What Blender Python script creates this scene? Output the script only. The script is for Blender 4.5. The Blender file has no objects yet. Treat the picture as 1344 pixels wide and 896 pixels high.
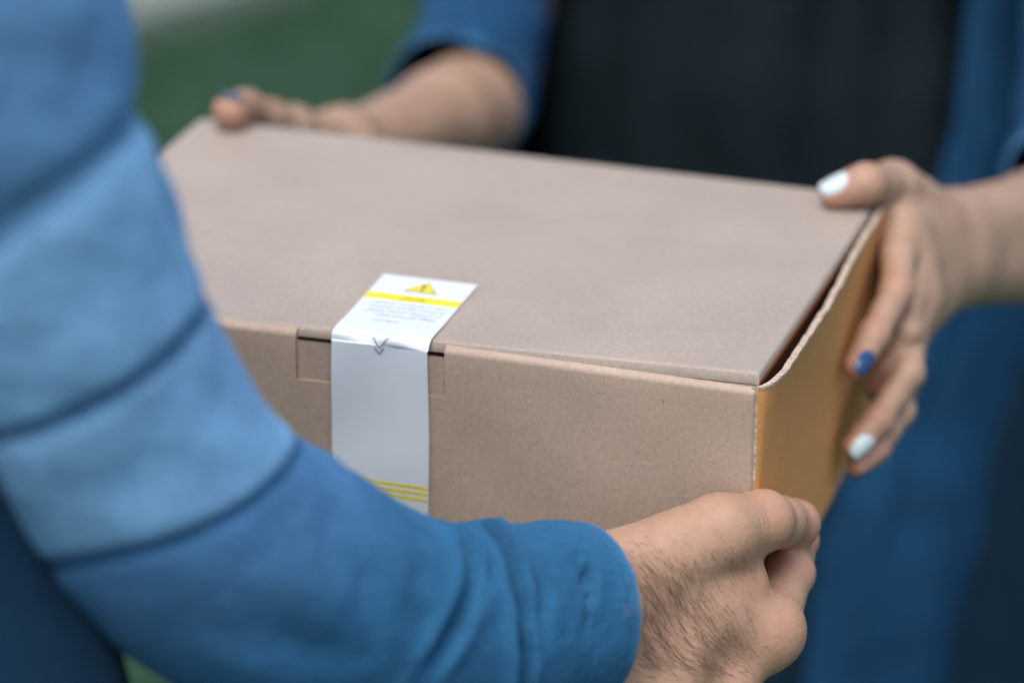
import bpy, bmesh, math, random
import numpy as np
from mathutils import Vector, Matrix
import openvdb

random.seed(7)
rng = np.random.default_rng(7)
scene = bpy.context.scene
C = scene.collection

# ------------------------------------------------------------------ camera, sky, sun, exposure
CAM = np.array([0.37575, -1.63042, 1.80930])
RIGHT = np.array([0.955054, 0.296209, 0.011460])
DOWN = np.array([0.123102, -0.361151, -0.924346])
FWD = np.array([-0.269661, 0.884212, -0.381383])
FPX = 5040.0                                    # 135 mm lens on a 36 mm sensor, photo 1344 px wide

cam_data = bpy.data.cameras.new("camera")
cam = bpy.data.objects.new("camera", cam_data)
C.objects.link(cam)
cam.matrix_world = Matrix((
    (RIGHT[0], -DOWN[0], -FWD[0], CAM[0]),
    (RIGHT[1], -DOWN[1], -FWD[1], CAM[1]),
    (RIGHT[2], -DOWN[2], -FWD[2], CAM[2]),
    (0, 0, 0, 1)))
cam_data.sensor_width = 36.0
cam_data.lens = 135.0
cam_data.clip_end = 500.0
cam_data.dof.use_dof = True
cam_data.dof.focus_distance = 1.82
cam_data.dof.aperture_fstop = 3.0
scene.camera = cam

SUN_EL, SUN_AZ = math.radians(66), math.radians(-178)   # azimuth from +y towards +x
world = bpy.data.worlds.new("World")
scene.world = world
world.use_nodes = True
wn = world.node_tree
sky = wn.nodes.new("ShaderNodeTexSky")
sky.sky_type = 'NISHITA'
sky.sun_disc = False
sky.sun_elevation = SUN_EL
sky.sun_rotation = SUN_AZ
sky.air_density = 1.0
sky.dust_density = 4.0
sky.ozone_density = 1.0
wn.links.new(sky.outputs[0], wn.nodes["Background"].inputs[0])
wn.nodes["Background"].inputs[1].default_value = 0.15

sun_data = bpy.data.lights.new("sun", 'SUN')
sun_data.energy = 1.05
sun_data.angle = math.radians(40)
sun_data.color = (1.0, 0.97, 0.94)
sun = bpy.data.objects.new("sun", sun_data)
C.objects.link(sun)
sd = Vector((math.sin(SUN_AZ) * math.cos(SUN_EL), math.cos(SUN_AZ) * math.cos(SUN_EL), math.sin(SUN_EL)))
sun.rotation_euler = sd.to_track_quat('Z', 'Y').to_euler()
sun.location = (0, 0, 6)

scene.view_settings.view_transform = 'Standard'
scene.view_settings.look = 'None'
scene.view_settings.gamma = 1.0
scene.view_settings.exposure = 0.64
scene.render.engine = 'CYCLES'
scene.cycles.use_denoising = True
scene.cycles.max_bounces = 8

# ------------------------------------------------------------------ helpers
def at(x, y, d):
    """The place d metres down the lens axis that the photo shows at pixel x, y."""
    return CAM + RIGHT * ((x - 672) / FPX * d) + DOWN * ((y - 448) / FPX * d) + FWD * d

def on_plane(x, y, axis, val):
    r = RIGHT * ((x - 672) / FPX) + DOWN * ((y - 448) / FPX) + FWD
    return CAM + r * ((val - CAM[axis]) / r[axis])

def thing(name, label, cat, loc=(0, 0, 0), group=None):
    o = bpy.data.objects.new(name, None)
    o.location = loc
    o.empty_display_size = 0.05
    C.objects.link(o)
    o['label'] = label
    o['category'] = cat
    if group:
        o['group'] = group
    return o

def world_loc(o):
    v = Vector(o.location)
    while o.parent:
        o = o.parent
        v += o.location
    return v

def mesh_obj(name, V, F, mats, parent=None, smooth=True, mat_idx=None, uv=None):
    """One mesh object from world-space points; a child keeps its parent's origin."""
    V = np.asarray(V, float)
    if parent is not None:
        V = V - np.array(world_loc(parent))
    me = bpy.data.meshes.new(name)
    me.from_pydata(V.tolist(), [], F.tolist() if isinstance(F, np.ndarray) else F)
    for m in (mats if isinstance(mats, (list, tuple)) else [mats]):
        me.materials.append(m)
    if smooth:
        me.polygons.foreach_set("use_smooth", [True] * len(me.polygons))
    if mat_idx is not None:
        me.polygons.foreach_set("material_index", np.asarray(mat_idx, dtype=np.int32))
    if uv is not None:
        lay = me.uv_layers.new(name="UVMap")
        li = np.zeros(len(me.loops), dtype=np.int32)
        me.loops.foreach_get("vertex_index", li)
        lay.data.foreach_set("uv", np.asarray(uv, dtype=np.float32)[li].ravel())
    me.update()
    o = bpy.data.objects.new(name, me)
    C.objects.link(o)
    if parent is not None:
        o.parent = parent
    return o

def grid_faces(nu, nv, close_v=False):
    F = []
    for i in range(nu - 1):
        for j in range(nv if close_v else nv - 1):
            k = (j + 1) % nv
            F.append((i * nv + j, i * nv + k, (i + 1) * nv + k, (i + 1) * nv + j))
    return F

def smoothnoise(P, scale, seed, octaves=2):
    """Cheap smooth 3-D value noise in -1..1 from a few random sine waves."""
    r = np.random.default_rng(seed)
    P = np.asarray(P) / scale
    out = np.zeros(P.shape[0])
    amp = 1.0
    tot = 0
    for o in range(octaves):
        for _ in range(5):
            k = r.normal(size=3)
            k = k / np.linalg.norm(k) * (0.7 + r.random() * 0.8) * 2 ** o * 2.2
            out += amp * np.sin(P @ k + r.random() * 6.28)
            tot += amp * 0.55
        amp *= 0.5
    return out / tot

# ------------------------------------------------------------------ materials
def node_mat(name):
    m = bpy.data.materials.new(name)
    m.use_nodes = True
    nt = m.node_tree
    return m, nt, nt.nodes["Principled BSDF"]

def N(nt, typ, **kw):
    n = nt.nodes.new(typ)
    for k, v in kw.items():
        if k in n.inputs:
            n.inputs[k].default_value = v
        else:
            setattr(n, k, v)
    return n

def ramp(nt, fac, stops):
    r = nt.nodes.new("ShaderNodeValToRGB")
    e = r.color_ramp.elements
    e[0].position, e[0].color = stops[0][0], (*stops[0][1], 1)
    e[1].position, e[1].color = stops[1][0], (*stops[1][1], 1)
    for p, c in stops[2:]:
        x = e.new(p)
        x.color = (*c, 1)
    nt.links.new(fac, r.inputs[0])
    return r.outputs[0]

def mix(nt, fac, a, b, mode='MIX'):
    m = nt.nodes.new("ShaderNodeMix")
    m.data_type = 'RGBA'
    m.blend_type = mode
    for sock, v in ((m.inputs[0], fac), (m.inputs[6], a), (m.inputs[7], b)):
        if isinstance(v, (int, float)):
            sock.default_value = v
        elif isinstance(v, tuple):
            sock.default_value = (*v, 1)
        else:
            nt.links.new(v, sock)
    return m.outputs[2]

def coords(nt, scale=(1, 1, 1), kind="Object"):
    t = nt.nodes.new("ShaderNodeTexCoord")
    mp = nt.nodes.new("ShaderNodeMapping")
    mp.inputs["Scale"].default_value = scale
    nt.links.new(t.outputs[kind], mp.inputs[0])
    return mp.outputs[0]

def noise(nt, vec, scale, detail=3.0, rough=0.5):
    n = nt.nodes.new("ShaderNodeTexNoise")
    n.inputs["Scale"].default_value = scale
    n.inputs["Detail"].default_value = detail
    n.inputs["Roughness"].default_value = rough
    nt.links.new(vec, n.inputs["Vector"])
    return n.outputs[0]

def bump(nt, height, strength, dist, base=None):
    b = nt.nodes.new("ShaderNodeBump")
    b.inputs["Strength"].default_value = strength
    b.inputs["Distance"].default_value = dist
    nt.links.new(height, b.inputs["Height"])
    if base is not None:
        nt.links.new(base, b.inputs["Normal"])
    return b.outputs[0]

def kraft(name, col, flute_axis=None, rough=0.62, spec=0.35, fleck=0.5, marks=()):
    """Kraft liner board: mottled pulp, dark and pale fibres, faint flutes showing through."""
    m, nt, p = node_mat(name)
    v = coords(nt)
    big = noise(nt, v, 14, 4)
    fine = noise(nt, v, 420, 3, 0.65)
    c = np.array(col)
    base = ramp(nt, big, [(0.3, tuple(c * 0.93)), (0.7, tuple(c * 1.06))])
    base = mix(nt, 0.55, base, ramp(nt, fine, [(0.3, (0.80, 0.79, 0.78)), (0.7, (1.16, 1.15, 1.14))]), 'MULTIPLY')
    # fibre flecks, long and thin, in two directions
    for sc, th, dark in (((2600, 700, 2600), 0.69, 0.72), ((800, 2600, 900), 0.70, 0.72), ((2000, 2000, 800), 0.70, 1.25)):
        vv = coords(nt, sc)
        f = noise(nt, vv, 1.0, 1.0)
        msk = ramp(nt, f, [(th, (0, 0, 0)), (th + 0.04, (1, 1, 1))])
        mm = nt.nodes.new("ShaderNodeMath")
        mm.operation = 'MULTIPLY'
        mm.inputs[1].default_value = fleck
        nt.links.new(msk, mm.inputs[0])
        base = mix(nt, mm.outputs[0], base, tuple(np.minimum(c * dark, 0.8)))
    # dark specks
    sp = noise(nt, v, 780, 1)
    msk = ramp(nt, sp, [(0.755, (0, 0, 0)), (0.80, (1, 1, 1))])
    base = mix(nt, msk, base, tuple(c * 0.5))
    for q, (sx, sy, sz), f_ in marks:               # scuffs and dents from handling
        tc = nt.nodes.new("ShaderNodeTexCoord")
        sb = nt.nodes.new("ShaderNodeVectorMath")
        sb.operation = 'SUBTRACT'
        sb.inputs[1].default_value = q
        nt.links.new(tc.outputs["Object"], sb.inputs[0])
        ml = nt.nodes.new("ShaderNodeVectorMath")
        ml.operation = 'MULTIPLY'
        ml.inputs[1].default_value = (1 / sx, 1 / sy, 1 / sz)
        nt.links.new(sb.outputs[0], ml.inputs[0])
        ln = nt.nodes.new("ShaderNodeVectorMath")
        ln.operation = 'LENGTH'
        nt.links.new(ml.outputs[0], ln.inputs[0])
        wob = nt.nodes.new("ShaderNodeMath")
        wob.operation = 'ADD'
        nt.links.new(ln.outputs["Value"], wob.inputs[0])
        nt.links.new(fine, wob.inputs[1])
        base = mix(nt, ramp(nt, wob.outputs[0], [(0.55, (0.7, 0.7, 0.7)), (1.0, (0, 0, 0))]), base, tuple(np.minimum(c * f_, 0.8)))
    nrm = bump(nt, fine, 0.25, 0.0005)
    if flute_axis is not None:
        w = nt.nodes.new("ShaderNodeTexWave")
        w.wave_type = 'BANDS'
        w.bands_direction = flute_axis
        w.inputs["Scale"].default_value = 340 / 6.283 * 6.283 / 2
        w.inputs["Distortion"].default_value = 0.6
        w.inputs["Detail"].default_value = 1.0
        w.inputs["Detail Scale"].default_value = 0.3
        nt.links.new(coords(nt), w.inputs["Vector"])
        nrm = bump(nt, w.outputs["Fac"], 0.05, 0.0004, nrm)
        base = mix(nt, 0.045, base, ramp(nt, w.outputs["Fac"], [(0.2, (0.75, 0.75, 0.75)), (0.8, (1.1, 1.1, 1.1))]), 'MULTIPLY')
    nt.links.new(base, p.inputs["Base Color"])
    p.inputs["Roughness"].default_value = rough
    p.inputs["Specular IOR Level"].default_value = spec
    nt.links.new(nrm, p.inputs["Normal"])
    return m

def plain(name, col, rough=0.6, spec=0.3, var=0.0, vscale=60):
    m, nt, p = node_mat(name)
    if var:
        n = noise(nt, coords(nt), vscale, 3)
        c = np.array(col)
        nt.links.new(ramp(nt, n, [(0.3, tuple(c * (1 - var))), (0.7, tuple(np.minimum(c * (1 + var), 1)))]), p.inputs["Base Color"])
    else:
        p.inputs["Base Color"].default_value = (*col, 1)
    p.inputs["Roughness"].default_value = rough
    p.inputs["Specular IOR Level"].default_value = spec
    return m

def cloth(name, col, thread=2600, mottle=0.22, sheen=0.25, rough=0.85, wear=None, tones=None):
    """Yarn-dyed cotton: fine warp and weft with uneven dye."""
    m, nt, p = node_mat(name)
    c = np.array(col)
    v = coords(nt)
    big = noise(nt, v, 22, 5, 0.6)
    base = ramp(nt, big, [(0.3, tuple(c * (1 - mottle))), (0.7, tuple(c * (1 + mottle)))])
    uvv = coords(nt, (1, 1, 1), "UV")
    hs = []
    for d in ('X', 'Y'):
        w = nt.nodes.new("ShaderNodeTexWave")
        w.bands_direction = d
        w.inputs["Scale"].default_value = thread / 12
        w.inputs["Distortion"].default_value = 1.2
        w.inputs["Detail"].default_value = 1.5
        w.inputs["Detail Scale"].default_value = 2.0
        nt.links.new(uvv, w.inputs["Vector"])
        hs.append(w.outputs["Fac"])
    mx = nt.nodes.new("ShaderNodeMath")
    mx.operation = 'MULTIPLY'
    nt.links.new(hs[0], mx.inputs[0])
    nt.links.new(hs[1], mx.inputs[1])
    base = mix(nt, 0.45, base, ramp(nt, mx.outputs[0], [(0.05, (0.72, 0.72, 0.75)), (0.6, (1.3, 1.3, 1.28))]), 'MULTIPLY')
    slub = noise(nt, coords(nt, (60, 900, 1), "UV"), 1.0, 2)
    base = mix(nt, 0.5, base, ramp(nt, slub, [(0.35, (0.74, 0.76, 0.78)), (0.65, (1.27, 1.25, 1.22))]), 'MULTIPLY')
    fleck = noise(nt, v, 420, 4, 0.75)
    base = mix(nt, 0.5, base, ramp(nt, fleck, [(0.35, (0.72, 0.74, 0.76)), (0.65, (1.3, 1.28, 1.25))]), 'MULTIPLY')
    def attr(n_):
        a_ = nt.nodes.new("ShaderNodeAttribute")
        a_.attribute_name = n_
        return a_.outputs["Fac"]
    if tones is not None:                     # deep, mid and pale tones along the sleeve, dark stripes across it
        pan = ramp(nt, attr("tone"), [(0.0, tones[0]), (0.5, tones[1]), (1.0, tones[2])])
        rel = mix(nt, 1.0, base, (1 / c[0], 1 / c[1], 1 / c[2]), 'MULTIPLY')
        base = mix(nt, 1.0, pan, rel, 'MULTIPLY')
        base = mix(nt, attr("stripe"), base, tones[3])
    if wear is not None:
        base = mix(nt, attr("wear"), base, wear)
    nt.links.new(base, p.inputs["Base Color"])
    p.inputs["Roughness"].default_value = rough
    p.inputs["Specular IOR Level"].default_value = 0.15
    p.inputs["Sheen Weight"].default_value = sheen
    p.inputs["Sheen Roughness"].default_value = 0.6
    p.inputs["Sheen Tint"].default_value = (*np.minimum(c * 2.2 + 0.05, 1), 1)
    nrm = bump(nt, mx.outputs[0], 0.35, 0.0003)
    nrm = bump(nt, noise(nt, v, 110, 5, 0.65), 0.7, 0.0018, nrm)
    nrm = bump(nt, noise(nt, v, 700, 3, 0.7), 0.5, 0.0005, nrm)
    nt.links.new(nrm, p.inputs["Normal"])
    return m

def skin(name, col, red, sss=0.12):
    m, nt, p = node_mat(name)
    c = np.array(col)
    v = coords(nt)
    big = noise(nt, v, 38, 4, 0.6)
    base = ramp(nt, big, [(0.3, tuple(c * np.array([0.90, 0.86, 0.84]))), (0.7, tuple(c * 1.05))])
    mot = noise(nt, v, 190, 3, 0.6)
    base = mix(nt, 0.6, base, ramp(nt, mot, [(0.3, (0.93, 0.87, 0.85)), (0.7, (1.05, 1.05, 1.05))]), 'MULTIPLY')
    a = nt.nodes.new("ShaderNodeAttribute")
    a.attribute_name = "flush"
    base = mix(nt, a.outputs["Fac"], base, red)
    nt.links.new(base, p.inputs["Base Color"])
    p.inputs["Roughness"].default_value = 0.48
    p.inputs["Specular IOR Level"].default_value = 0.55
    p.inputs["Subsurface Weight"].default_value = sss
    p.inputs["Subsurface Radius"].default_value = (1.0, 0.35, 0.2)
    p.inputs["Subsurface Scale"].default_value = 0.006
    vo = nt.nodes.new("ShaderNodeTexVoronoi")
    vo.feature = 'DISTANCE_TO_EDGE'
    vo.inputs["Scale"].default_value = 900
    nt.links.new(coords(nt), vo.inputs["Vector"])
    nrm = bump(nt, vo.outputs["Distance"], 0.45, 0.0005)
    nrm = bump(nt, noise(nt, v, 300, 4, 0.65), 0.45, 0.0009, nrm)
    nt.links.new(nrm, p.inputs["Normal"])
    return m

M = {}
M['kraft_lid'] = kraft("kraft_lid", (0.368, 0.312, 0.260), None, 0.5, 0.5,
                        marks=[((0.0978, -0.100, 0.139), (0.0028, 0.0028, 0.01), 0.86), ((-0.071, -0.0082, 0.138), (0.0060, 0.0060, 0.01), 0.93), ((0.1476, -0.046, 0.138), (0.0030, 0.0030, 0.01), 1.12), ((0.020, -0.050, 0.138), (0.0016, 0.0016, 0.01), 0.8)])
M['kraft_front'] = kraft("kraft_front", (0.43, 0.335, 0.26), 'X', 0.6, 0.35,
                          marks=[((0.1497, -0.1385, 0.1225), (0.0010, 0.01, 0.0042), 0.45), ((0.0459, -0.1385, 0.1240), (0.0045, 0.01, 0.0012), 1.5), ((0.0852, -0.1375, 0.0757), (0.0016, 0.01, 0.0016), 1.6), ((0.1290, -0.1375, 0.1050), (0.0010, 0.01, 0.0010), 0.5), ((0.0615, -0.1375, 0.0990), (0.0011, 0.01, 0.0018), 0.6), ((0.1724, -0.1375, 0.0964), (0.0050, 0.01, 0.0007), 1.35)])
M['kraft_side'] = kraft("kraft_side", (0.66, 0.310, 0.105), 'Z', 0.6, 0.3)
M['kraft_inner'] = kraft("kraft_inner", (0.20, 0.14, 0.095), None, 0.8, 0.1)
M['kraft_edge'] = plain("kraft_cut_edge", (0.46, 0.37, 0.29), 0.85, 0.1, 0.35, 500)
M['label'] = plain("label_paper", (0.67, 0.74, 0.785), 0.32, 0.5, 0.02, 30)
M['yellow'] = plain("label_yellow", (0.80, 0.66, 0.012), 0.35, 0.4, 0.03, 80)
M['ink'] = plain("label_ink", (0.10, 0.11, 0.12), 0.5, 0.3)
M['ink_pale'] = plain("label_ink_pale", (0.22, 0.24, 0.27), 0.5, 0.3)
M['ink_olive'] = plain("label_ink_olive", (0.22, 0.19, 0.02), 0.5, 0.3)
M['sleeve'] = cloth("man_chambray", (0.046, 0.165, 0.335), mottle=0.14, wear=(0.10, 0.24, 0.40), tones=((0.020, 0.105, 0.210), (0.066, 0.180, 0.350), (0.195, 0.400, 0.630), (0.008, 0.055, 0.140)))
M['shirt'] = cloth("man_shirt_body", (0.005, 0.030, 0.062), mottle=0.16)  # darker than the sleeve cloth: the torso's shade is put into the colour
M['wshirt'] = cloth("woman_denim", (0.008, 0.052, 0.122), mottle=0.25, wear=(0.12, 0.30, 0.50))
M['black'] = cloth("woman_black_top", (0.008, 0.016, 0.021), mottle=0.2, sheen=0.05)
M['skirt'] = cloth("woman_navy_skirt", (0.005, 0.022, 0.040), mottle=0.2, sheen=0.06)
M['trousers'] = cloth("trousers", (0.012, 0.022, 0.034), mottle=0.2)
M['shoe'] = plain("shoe_leather", (0.03, 0.03, 0.032), 0.5)
M['skin_m'] = skin("skin_man", (0.43, 0.272, 0.178), (0.52, 0.20, 0.135))
M['skin_w'] = skin("skin_woman", (0.385, 0.258, 0.178), (0.46, 0.19, 0.12))
M['hair'] = plain("body_hair", (0.045, 0.028, 0.018), 0.45, 0.4)
M['nail_white'] = plain("nail_polish_white", (0.55, 0.66, 0.67), 0.14, 0.6)
M['nail_blue'] = plain("nail_polish_blue", (0.012, 0.062, 0.185), 0.14, 0.6)
M['nail_violet'] = plain("nail_polish_violet", (0.09, 0.10, 0.19), 0.2, 0.6)
M['nail_bare'] = plain("nail_bare", (0.56, 0.36, 0.28), 0.3, 0.5)
M['button'] = plain("button_plastic", (0.03, 0.07, 0.13), 0.3, 0.5)
M['thread'] = plain("stitch_thread", (0.10, 0.22, 0.38), 0.8, 0.2)

# ------------------------------------------------------------------ the setting: lawn, path, grass
def structure(name, V, F, m):
    o = mesh_obj(name, V, F, m, smooth=False)
    o['kind'] = 'structure'
    return o

m, nt, p = node_mat("lawn_ground")
g1 = noise(nt, coords(nt), 1.3, 4)
nt.links.new(ramp(nt, g1, [(0.3, (0.009, 0.040, 0.017)), (0.7, (0.015, 0.056, 0.023))]), p.inputs["Base Color"])
p.inputs["Roughness"].default_value = 0.95
M['lawn'] = m
structure("lawn", [(-150, -150, 0), (150, -150, 0), (150, 150, 0), (-150, 150, 0)], [(0, 1, 2, 3)], M['lawn'])

m, nt, p = node_mat("path_concrete")
g1 = noise(nt, coords(nt), 6, 5)
nt.links.new(ramp(nt, g1, [(0.3, (0.20, 0.24, 0.20)), (0.7, (0.28, 0.32, 0.27))]), p.inputs["Base Color"])
p.inputs["Roughness"].default_value = 0.9
M['path'] = m
pa = on_plane(120, 66, 2, 0.0)
pb = on_plane(430, -25, 2, 0.0)
pdir = (pb - pa) / np.linalg.norm(pb - pa)
pn = np.array([-pdir[1], pdir[0], 0])
if pn @ FWD < 0:
    pn = -pn
q0, q1 = pa - pdir * 30, pa + pdir * 40
lo = [q0, q1, q1 + pn * 1.5, q0 + pn * 1.5]
V = [tuple(v + np.array([0, 0, -0.05])) for v in lo] + [tuple(v + np.array([0, 0, 0.05])) for v in lo]
structure("path", V, [(4, 5, 6, 7), (0, 1, 5, 4), (1, 2, 6, 5), (2, 3, 7, 6), (3, 0, 4, 7)], M['path'])

m, nt, p = node_mat("grass_blade")
oi = noise(nt, coords(nt), 9, 3)
nt.links.new(ramp(nt, oi, [(0.3, (0.010, 0.052, 0.020)), (0.7, (0.024, 0.090, 0.034))]), p.inputs["Base Color"])
p.inputs["Roughness"].default_value = 0.6
M['grass'] = m

def grass():
    n = 42000
    xy = np.stack([rng.uniform(-4.6, 0.6, n), rng.uniform(0.7, 8.0, n)], 1)
    dist = (xy - pa[:2]) @ pn[:2]
    xy = xy[(dist < -0.02) | (dist > 1.52)]
    n = len(xy)
    h = rng.uniform(0.03, 0.075, n)
    a = rng.uniform(0, 6.28, n)
    w = rng.uniform(0.0025, 0.0045, n)
    lean = rng.normal(0, 0.02, (n, 2))
    V = np.zeros((n, 5, 3))
    ca, sa = np.cos(a) * w, np.sin(a) * w
    for k, (s, t, wf) in enumerate(((-1, 0, 1), (1, 0, 1), (1, 0.55, 0.8), (-1, 0.55, 0.8), (0, 1, 0))):
        V[:, k, 0] = xy[:, 0] + s * ca * wf + lean[:, 0] * t ** 2
        V[:, k, 1] = xy[:, 1] + s * sa * wf + lean[:, 1] * t ** 2
        V[:, k, 2] = h * t
    b = np.arange(n) * 5
    F = np.stack([b, b + 1, b + 2, b + 3], 1).tolist() + np.stack([b + 3, b + 2, b + 4], 1).tolist()
    o = mesh_obj("grass", V.reshape(-1, 3), F, M['grass'], smooth=False)
    o['kind'] = 'stuff'
grass()

# ------------------------------------------------------------------ the cardboard box
BW, BD, BH, BT = 0.390, 0.274, 0.137, 1.100       # width, depth, height, height of its top above the ground
TH = 0.003
TX0, TX1, TZ = -0.2318, -0.1552, 0.0275            # the lock tab: its two ends and its depth below the top
box = thing("cardboard_box", "brown cardboard box with a white seal label, held between two people",
            "box", (-BW / 2, BD / 2, BT - BH))

def slab(name, fn, nu, nv, thick, mat, parent, edge_mat=None, holes=None, edge_noise=0.0):
    """A sheet of board: fn(u, v) -> outer point and outward normal; the sheet has thickness and cut edges."""
    us, vs = np.linspace(0, 1, nu), np.linspace(0, 1, nv)
    top = np.zeros((nu, nv, 3))
    bot = np.zeros((nu, nv, 3))
    for i, u in enumerate(us):
        for j, v in enumerate(vs):
            p_, n_ = fn(u, v)
            p_, n_ = np.array(p_, float), np.array(n_, float)
            top[i, j] = p_
            bot[i, j] = p_ - n_ * thick
    Vt, Vb = top.reshape(-1, 3), bot.reshape(-1, 3)
    n = nu * nv
    F = grid_faces(nu, nv)
    F = F + [tuple(x + n for x in reversed(f)) for f in F]
    idx = [0] * len(F)
    rim = [(i, 0) for i in range(nu)] + [(nu - 1, j) for j in range(1, nv)] + [(i, nv - 1) for i in range(nu - 2, -1, -1)] + [(0, j) for j in range(nv - 2, 0, -1)]
    ids = [i * nv + j for i, j in rim]
    for a, b in zip(ids, ids[1:] + ids[:1]):
        F.append((a, a + n, b + n, b))
        idx.append(1 if edge_mat else 0)
    o = mesh_obj(name, np.vstack([Vt, Vb]), F, [mat] + ([edge_mat] if edge_mat else []), parent, True, idx)
    bm = bmesh.new()
    bm.from_mesh(o.data)
    bmesh.ops.recalc_face_normals(bm, faces=bm.faces)
    for e in bm.edges:
        if len(e.link_faces) == 2 and e.calc_face_angle(0) > math.radians(35):
            e.smooth = False
    bm.to_mesh(o.data)
    bm.free()
    return o

def sag(x):                    # the fold is pressed a little lower left of the label
    return -0.0022 * math.exp(-((x + 0.295) / 0.09) ** 2)

def lid_lift(x):               # the lid does not quite close towards the right
    return 0.0046 * max(0.0, min(1.0, (x + 0.158) / 0.158)) ** 1.1

def lid_pt(u, v):
    x = -BW + 0.0005 + u * (BW - 0.0005)
    y = 0.0026 + v * (BD - 0.0026)
    z = BT + sag(x) * (1 - v) ** 2
    z += 0.0011 * math.sin(math.pi * u) * math.sin(math.pi * v) + lid_lift(x) * (1 - v) ** 2
    if -x < 0.0024:                           # right edge folds down into the flap
        t = 1 + x / 0.0024
        z -= (1 - math.sqrt(max(0, 1 - t * t))) * 0.0024
    fr = 0.0032
    if y < fr + 0.0026:                       # front fold rounds down
        t = (y - 0.0026) / fr
        z -= (1 - math.sqrt(max(0, 1 - (1 - t) ** 2))) * 0.0032
    yb = BD - y
    if yb < 0.004:
        t = yb / 0.004
        z -= (1 - math.sqrt(max(0, 1 - (1 - t) ** 2))) * 0.004
    xl = x + BW
    if xl < 0.003:
        t = xl / 0.003
        z -= (1 - math.sqrt(max(0, 1 - (1 - t) ** 2))) * 0.003
    return (x, y, z), (0, 0, 1)

def warp(f, lo, hi):
    """More rows near both ends, so that the rounded folds keep their shape."""
    return f
class _W:
    pass
def dense(n, r0, r1, k=6):
    a = np.concatenate([np.linspace(0, r0, k)[:-1], np.linspace(r0, 1 - r1, n), np.linspace(1 - r1, 1, k)[1:]])
    return a
def slab2(name, fn, us, vs, thick, mat, parent, edge_mat=None):
    us, vs = list(us), list(vs)
    return slab(name, lambda u, v: fn(us[int(round(u * (len(us) - 1)))], vs[int(round(v * (len(vs) - 1)))]), len(us), len(vs), thick, mat, parent, edge_mat)

slab2("lid", lid_pt, dense(40, 0.012, 0.0062), dense(30, 0.02, 0.02), 0.0022, M['kraft_lid'], box)
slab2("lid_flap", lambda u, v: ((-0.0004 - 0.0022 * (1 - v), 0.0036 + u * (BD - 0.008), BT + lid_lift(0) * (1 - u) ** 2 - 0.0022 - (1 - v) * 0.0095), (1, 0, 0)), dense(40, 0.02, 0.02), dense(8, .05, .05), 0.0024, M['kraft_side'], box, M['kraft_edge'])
for fx0, fx1 in ((-BW + 0.004, TX0 - 0.004), (TX1 + 0.004, -0.0028)):
    slab2("front_flap", lambda u, v: ((fx0 + u * (fx1 - fx0), 0.0030 + 0.0012 * (1 - v), BT + lid_lift(fx0 + u * (fx1 - fx0)) + sag(fx0 + u * (fx1 - fx0)) - 0.0030 - (1 - v) * 0.018), (0, -1, 0)), dense(40, 0.01, 0.01), dense(8, .05, .05), 0.0022, M['kraft_lid'], box)

# lock tab of the lid: TABX0..TABX1 wide, let into a notch of the front panel

def front_profile(x, z):
    """y of the front face at height z below the top (z <= 0), with its rounded folds."""
    y = 0.0
    r = 0.0036
    if -z < r:
        t = 1 - (-z) / r
        y += (1 - math.sqrt(max(0, 1 - t * t))) * r
    return y

def front_panel():
    top0 = -0.0012
    zs = [top0 - 0.0036 * (1 - math.cos(t)) for t in np.linspace(0, math.pi / 2, 7)] + [-0.012, -0.020, -TZ] + list(np.linspace(-TZ - 0.008, -BH, 14))
    xs = sorted(set(list(np.round(np.linspace(-BW, TX0, 20), 6)) + list(np.round(np.linspace(TX0, TX1, 12), 6)) + list(np.round(np.append(np.linspace(TX1, -0.0030, 22), [-0.0018, -0.0009]), 6))))
    nz, nx = len(zs), len(xs)
    def pt(x, z):
        rz = z - top0
        y = -0.0012
        if -rz < 0.0036:
            t = min(1, max(0, 1 + rz / 0.0036))
            y += (1 - math.sqrt(max(0, 1 - t * t))) * 0.0036
        if x > -0.0012:
            y += 0.0010
        zz = BT + z + (sag(x) - 0.0012 * max(0, 1 + (x + 0.03) / 0.13 if x > -0.16 else 0) * 0.8) * max(0, 1 + z / 0.06)
        # the board dishes slightly between its folds
        y += 0.0012 * math.sin(math.pi * min(1, -z / BH)) * math.sin(math.pi * (x + BW) / BW)
        y += 0.0003 * math.sin(x * 71 + z * 40) * math.sin(z * 63)
        return (x, y, zz)
    V = [pt(x, z) for z in zs for x in xs]
    n = len(V)
    V2 = [(a, b + TH, c) for a, b, c in V]
    faces = []
    for i in range(nz - 1):
        for j in range(nx - 1):
            xm, zm = (xs[j] + xs[j + 1]) / 2, (zs[i] + zs[i + 1]) / 2
            if TX0 < xm < TX1 and zm > -TZ:
                continue
            faces.append((i * nx + j, (i + 1) * nx + j, (i + 1) * nx + j + 1, i * nx + j + 1))
    from collections import Counter
    cnt = Counter()
    for f in faces:
        for a, b in zip(f, f[1:] + f[:1]):
            cnt[(a, b)] += 1
    F = list(faces) + [tuple(x + n for x in reversed(f)) for f in faces]
    idx = [0] * len(F)
    for (a, b) in list(cnt):
        if (b, a) not in cnt:
            F.append((b, a, a + n, b + n))
            idx.append(0)
    used = sorted({x for f in F for x in f})
    mp = {o_: k for k, o_ in enumerate(used)}
    allv = V + V2
    o = mesh_obj("front_panel", [allv[u] for u in used], [tuple(mp[x] for x in f) for f in F], [M['kraft_front'], M['kraft_edge']], box, True, idx)
    bm = bmesh.new()
    bm.from_mesh(o.data)
    bmesh.ops.recalc_face_normals(bm, faces=bm.faces)
    for e in bm.edges:
        if len(e.link_faces) == 2 and e.calc_face_angle(0) > math.radians(40):
            e.smooth = False
    bm.to_mesh(o.data)
    bm.free()
front_panel()

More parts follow.
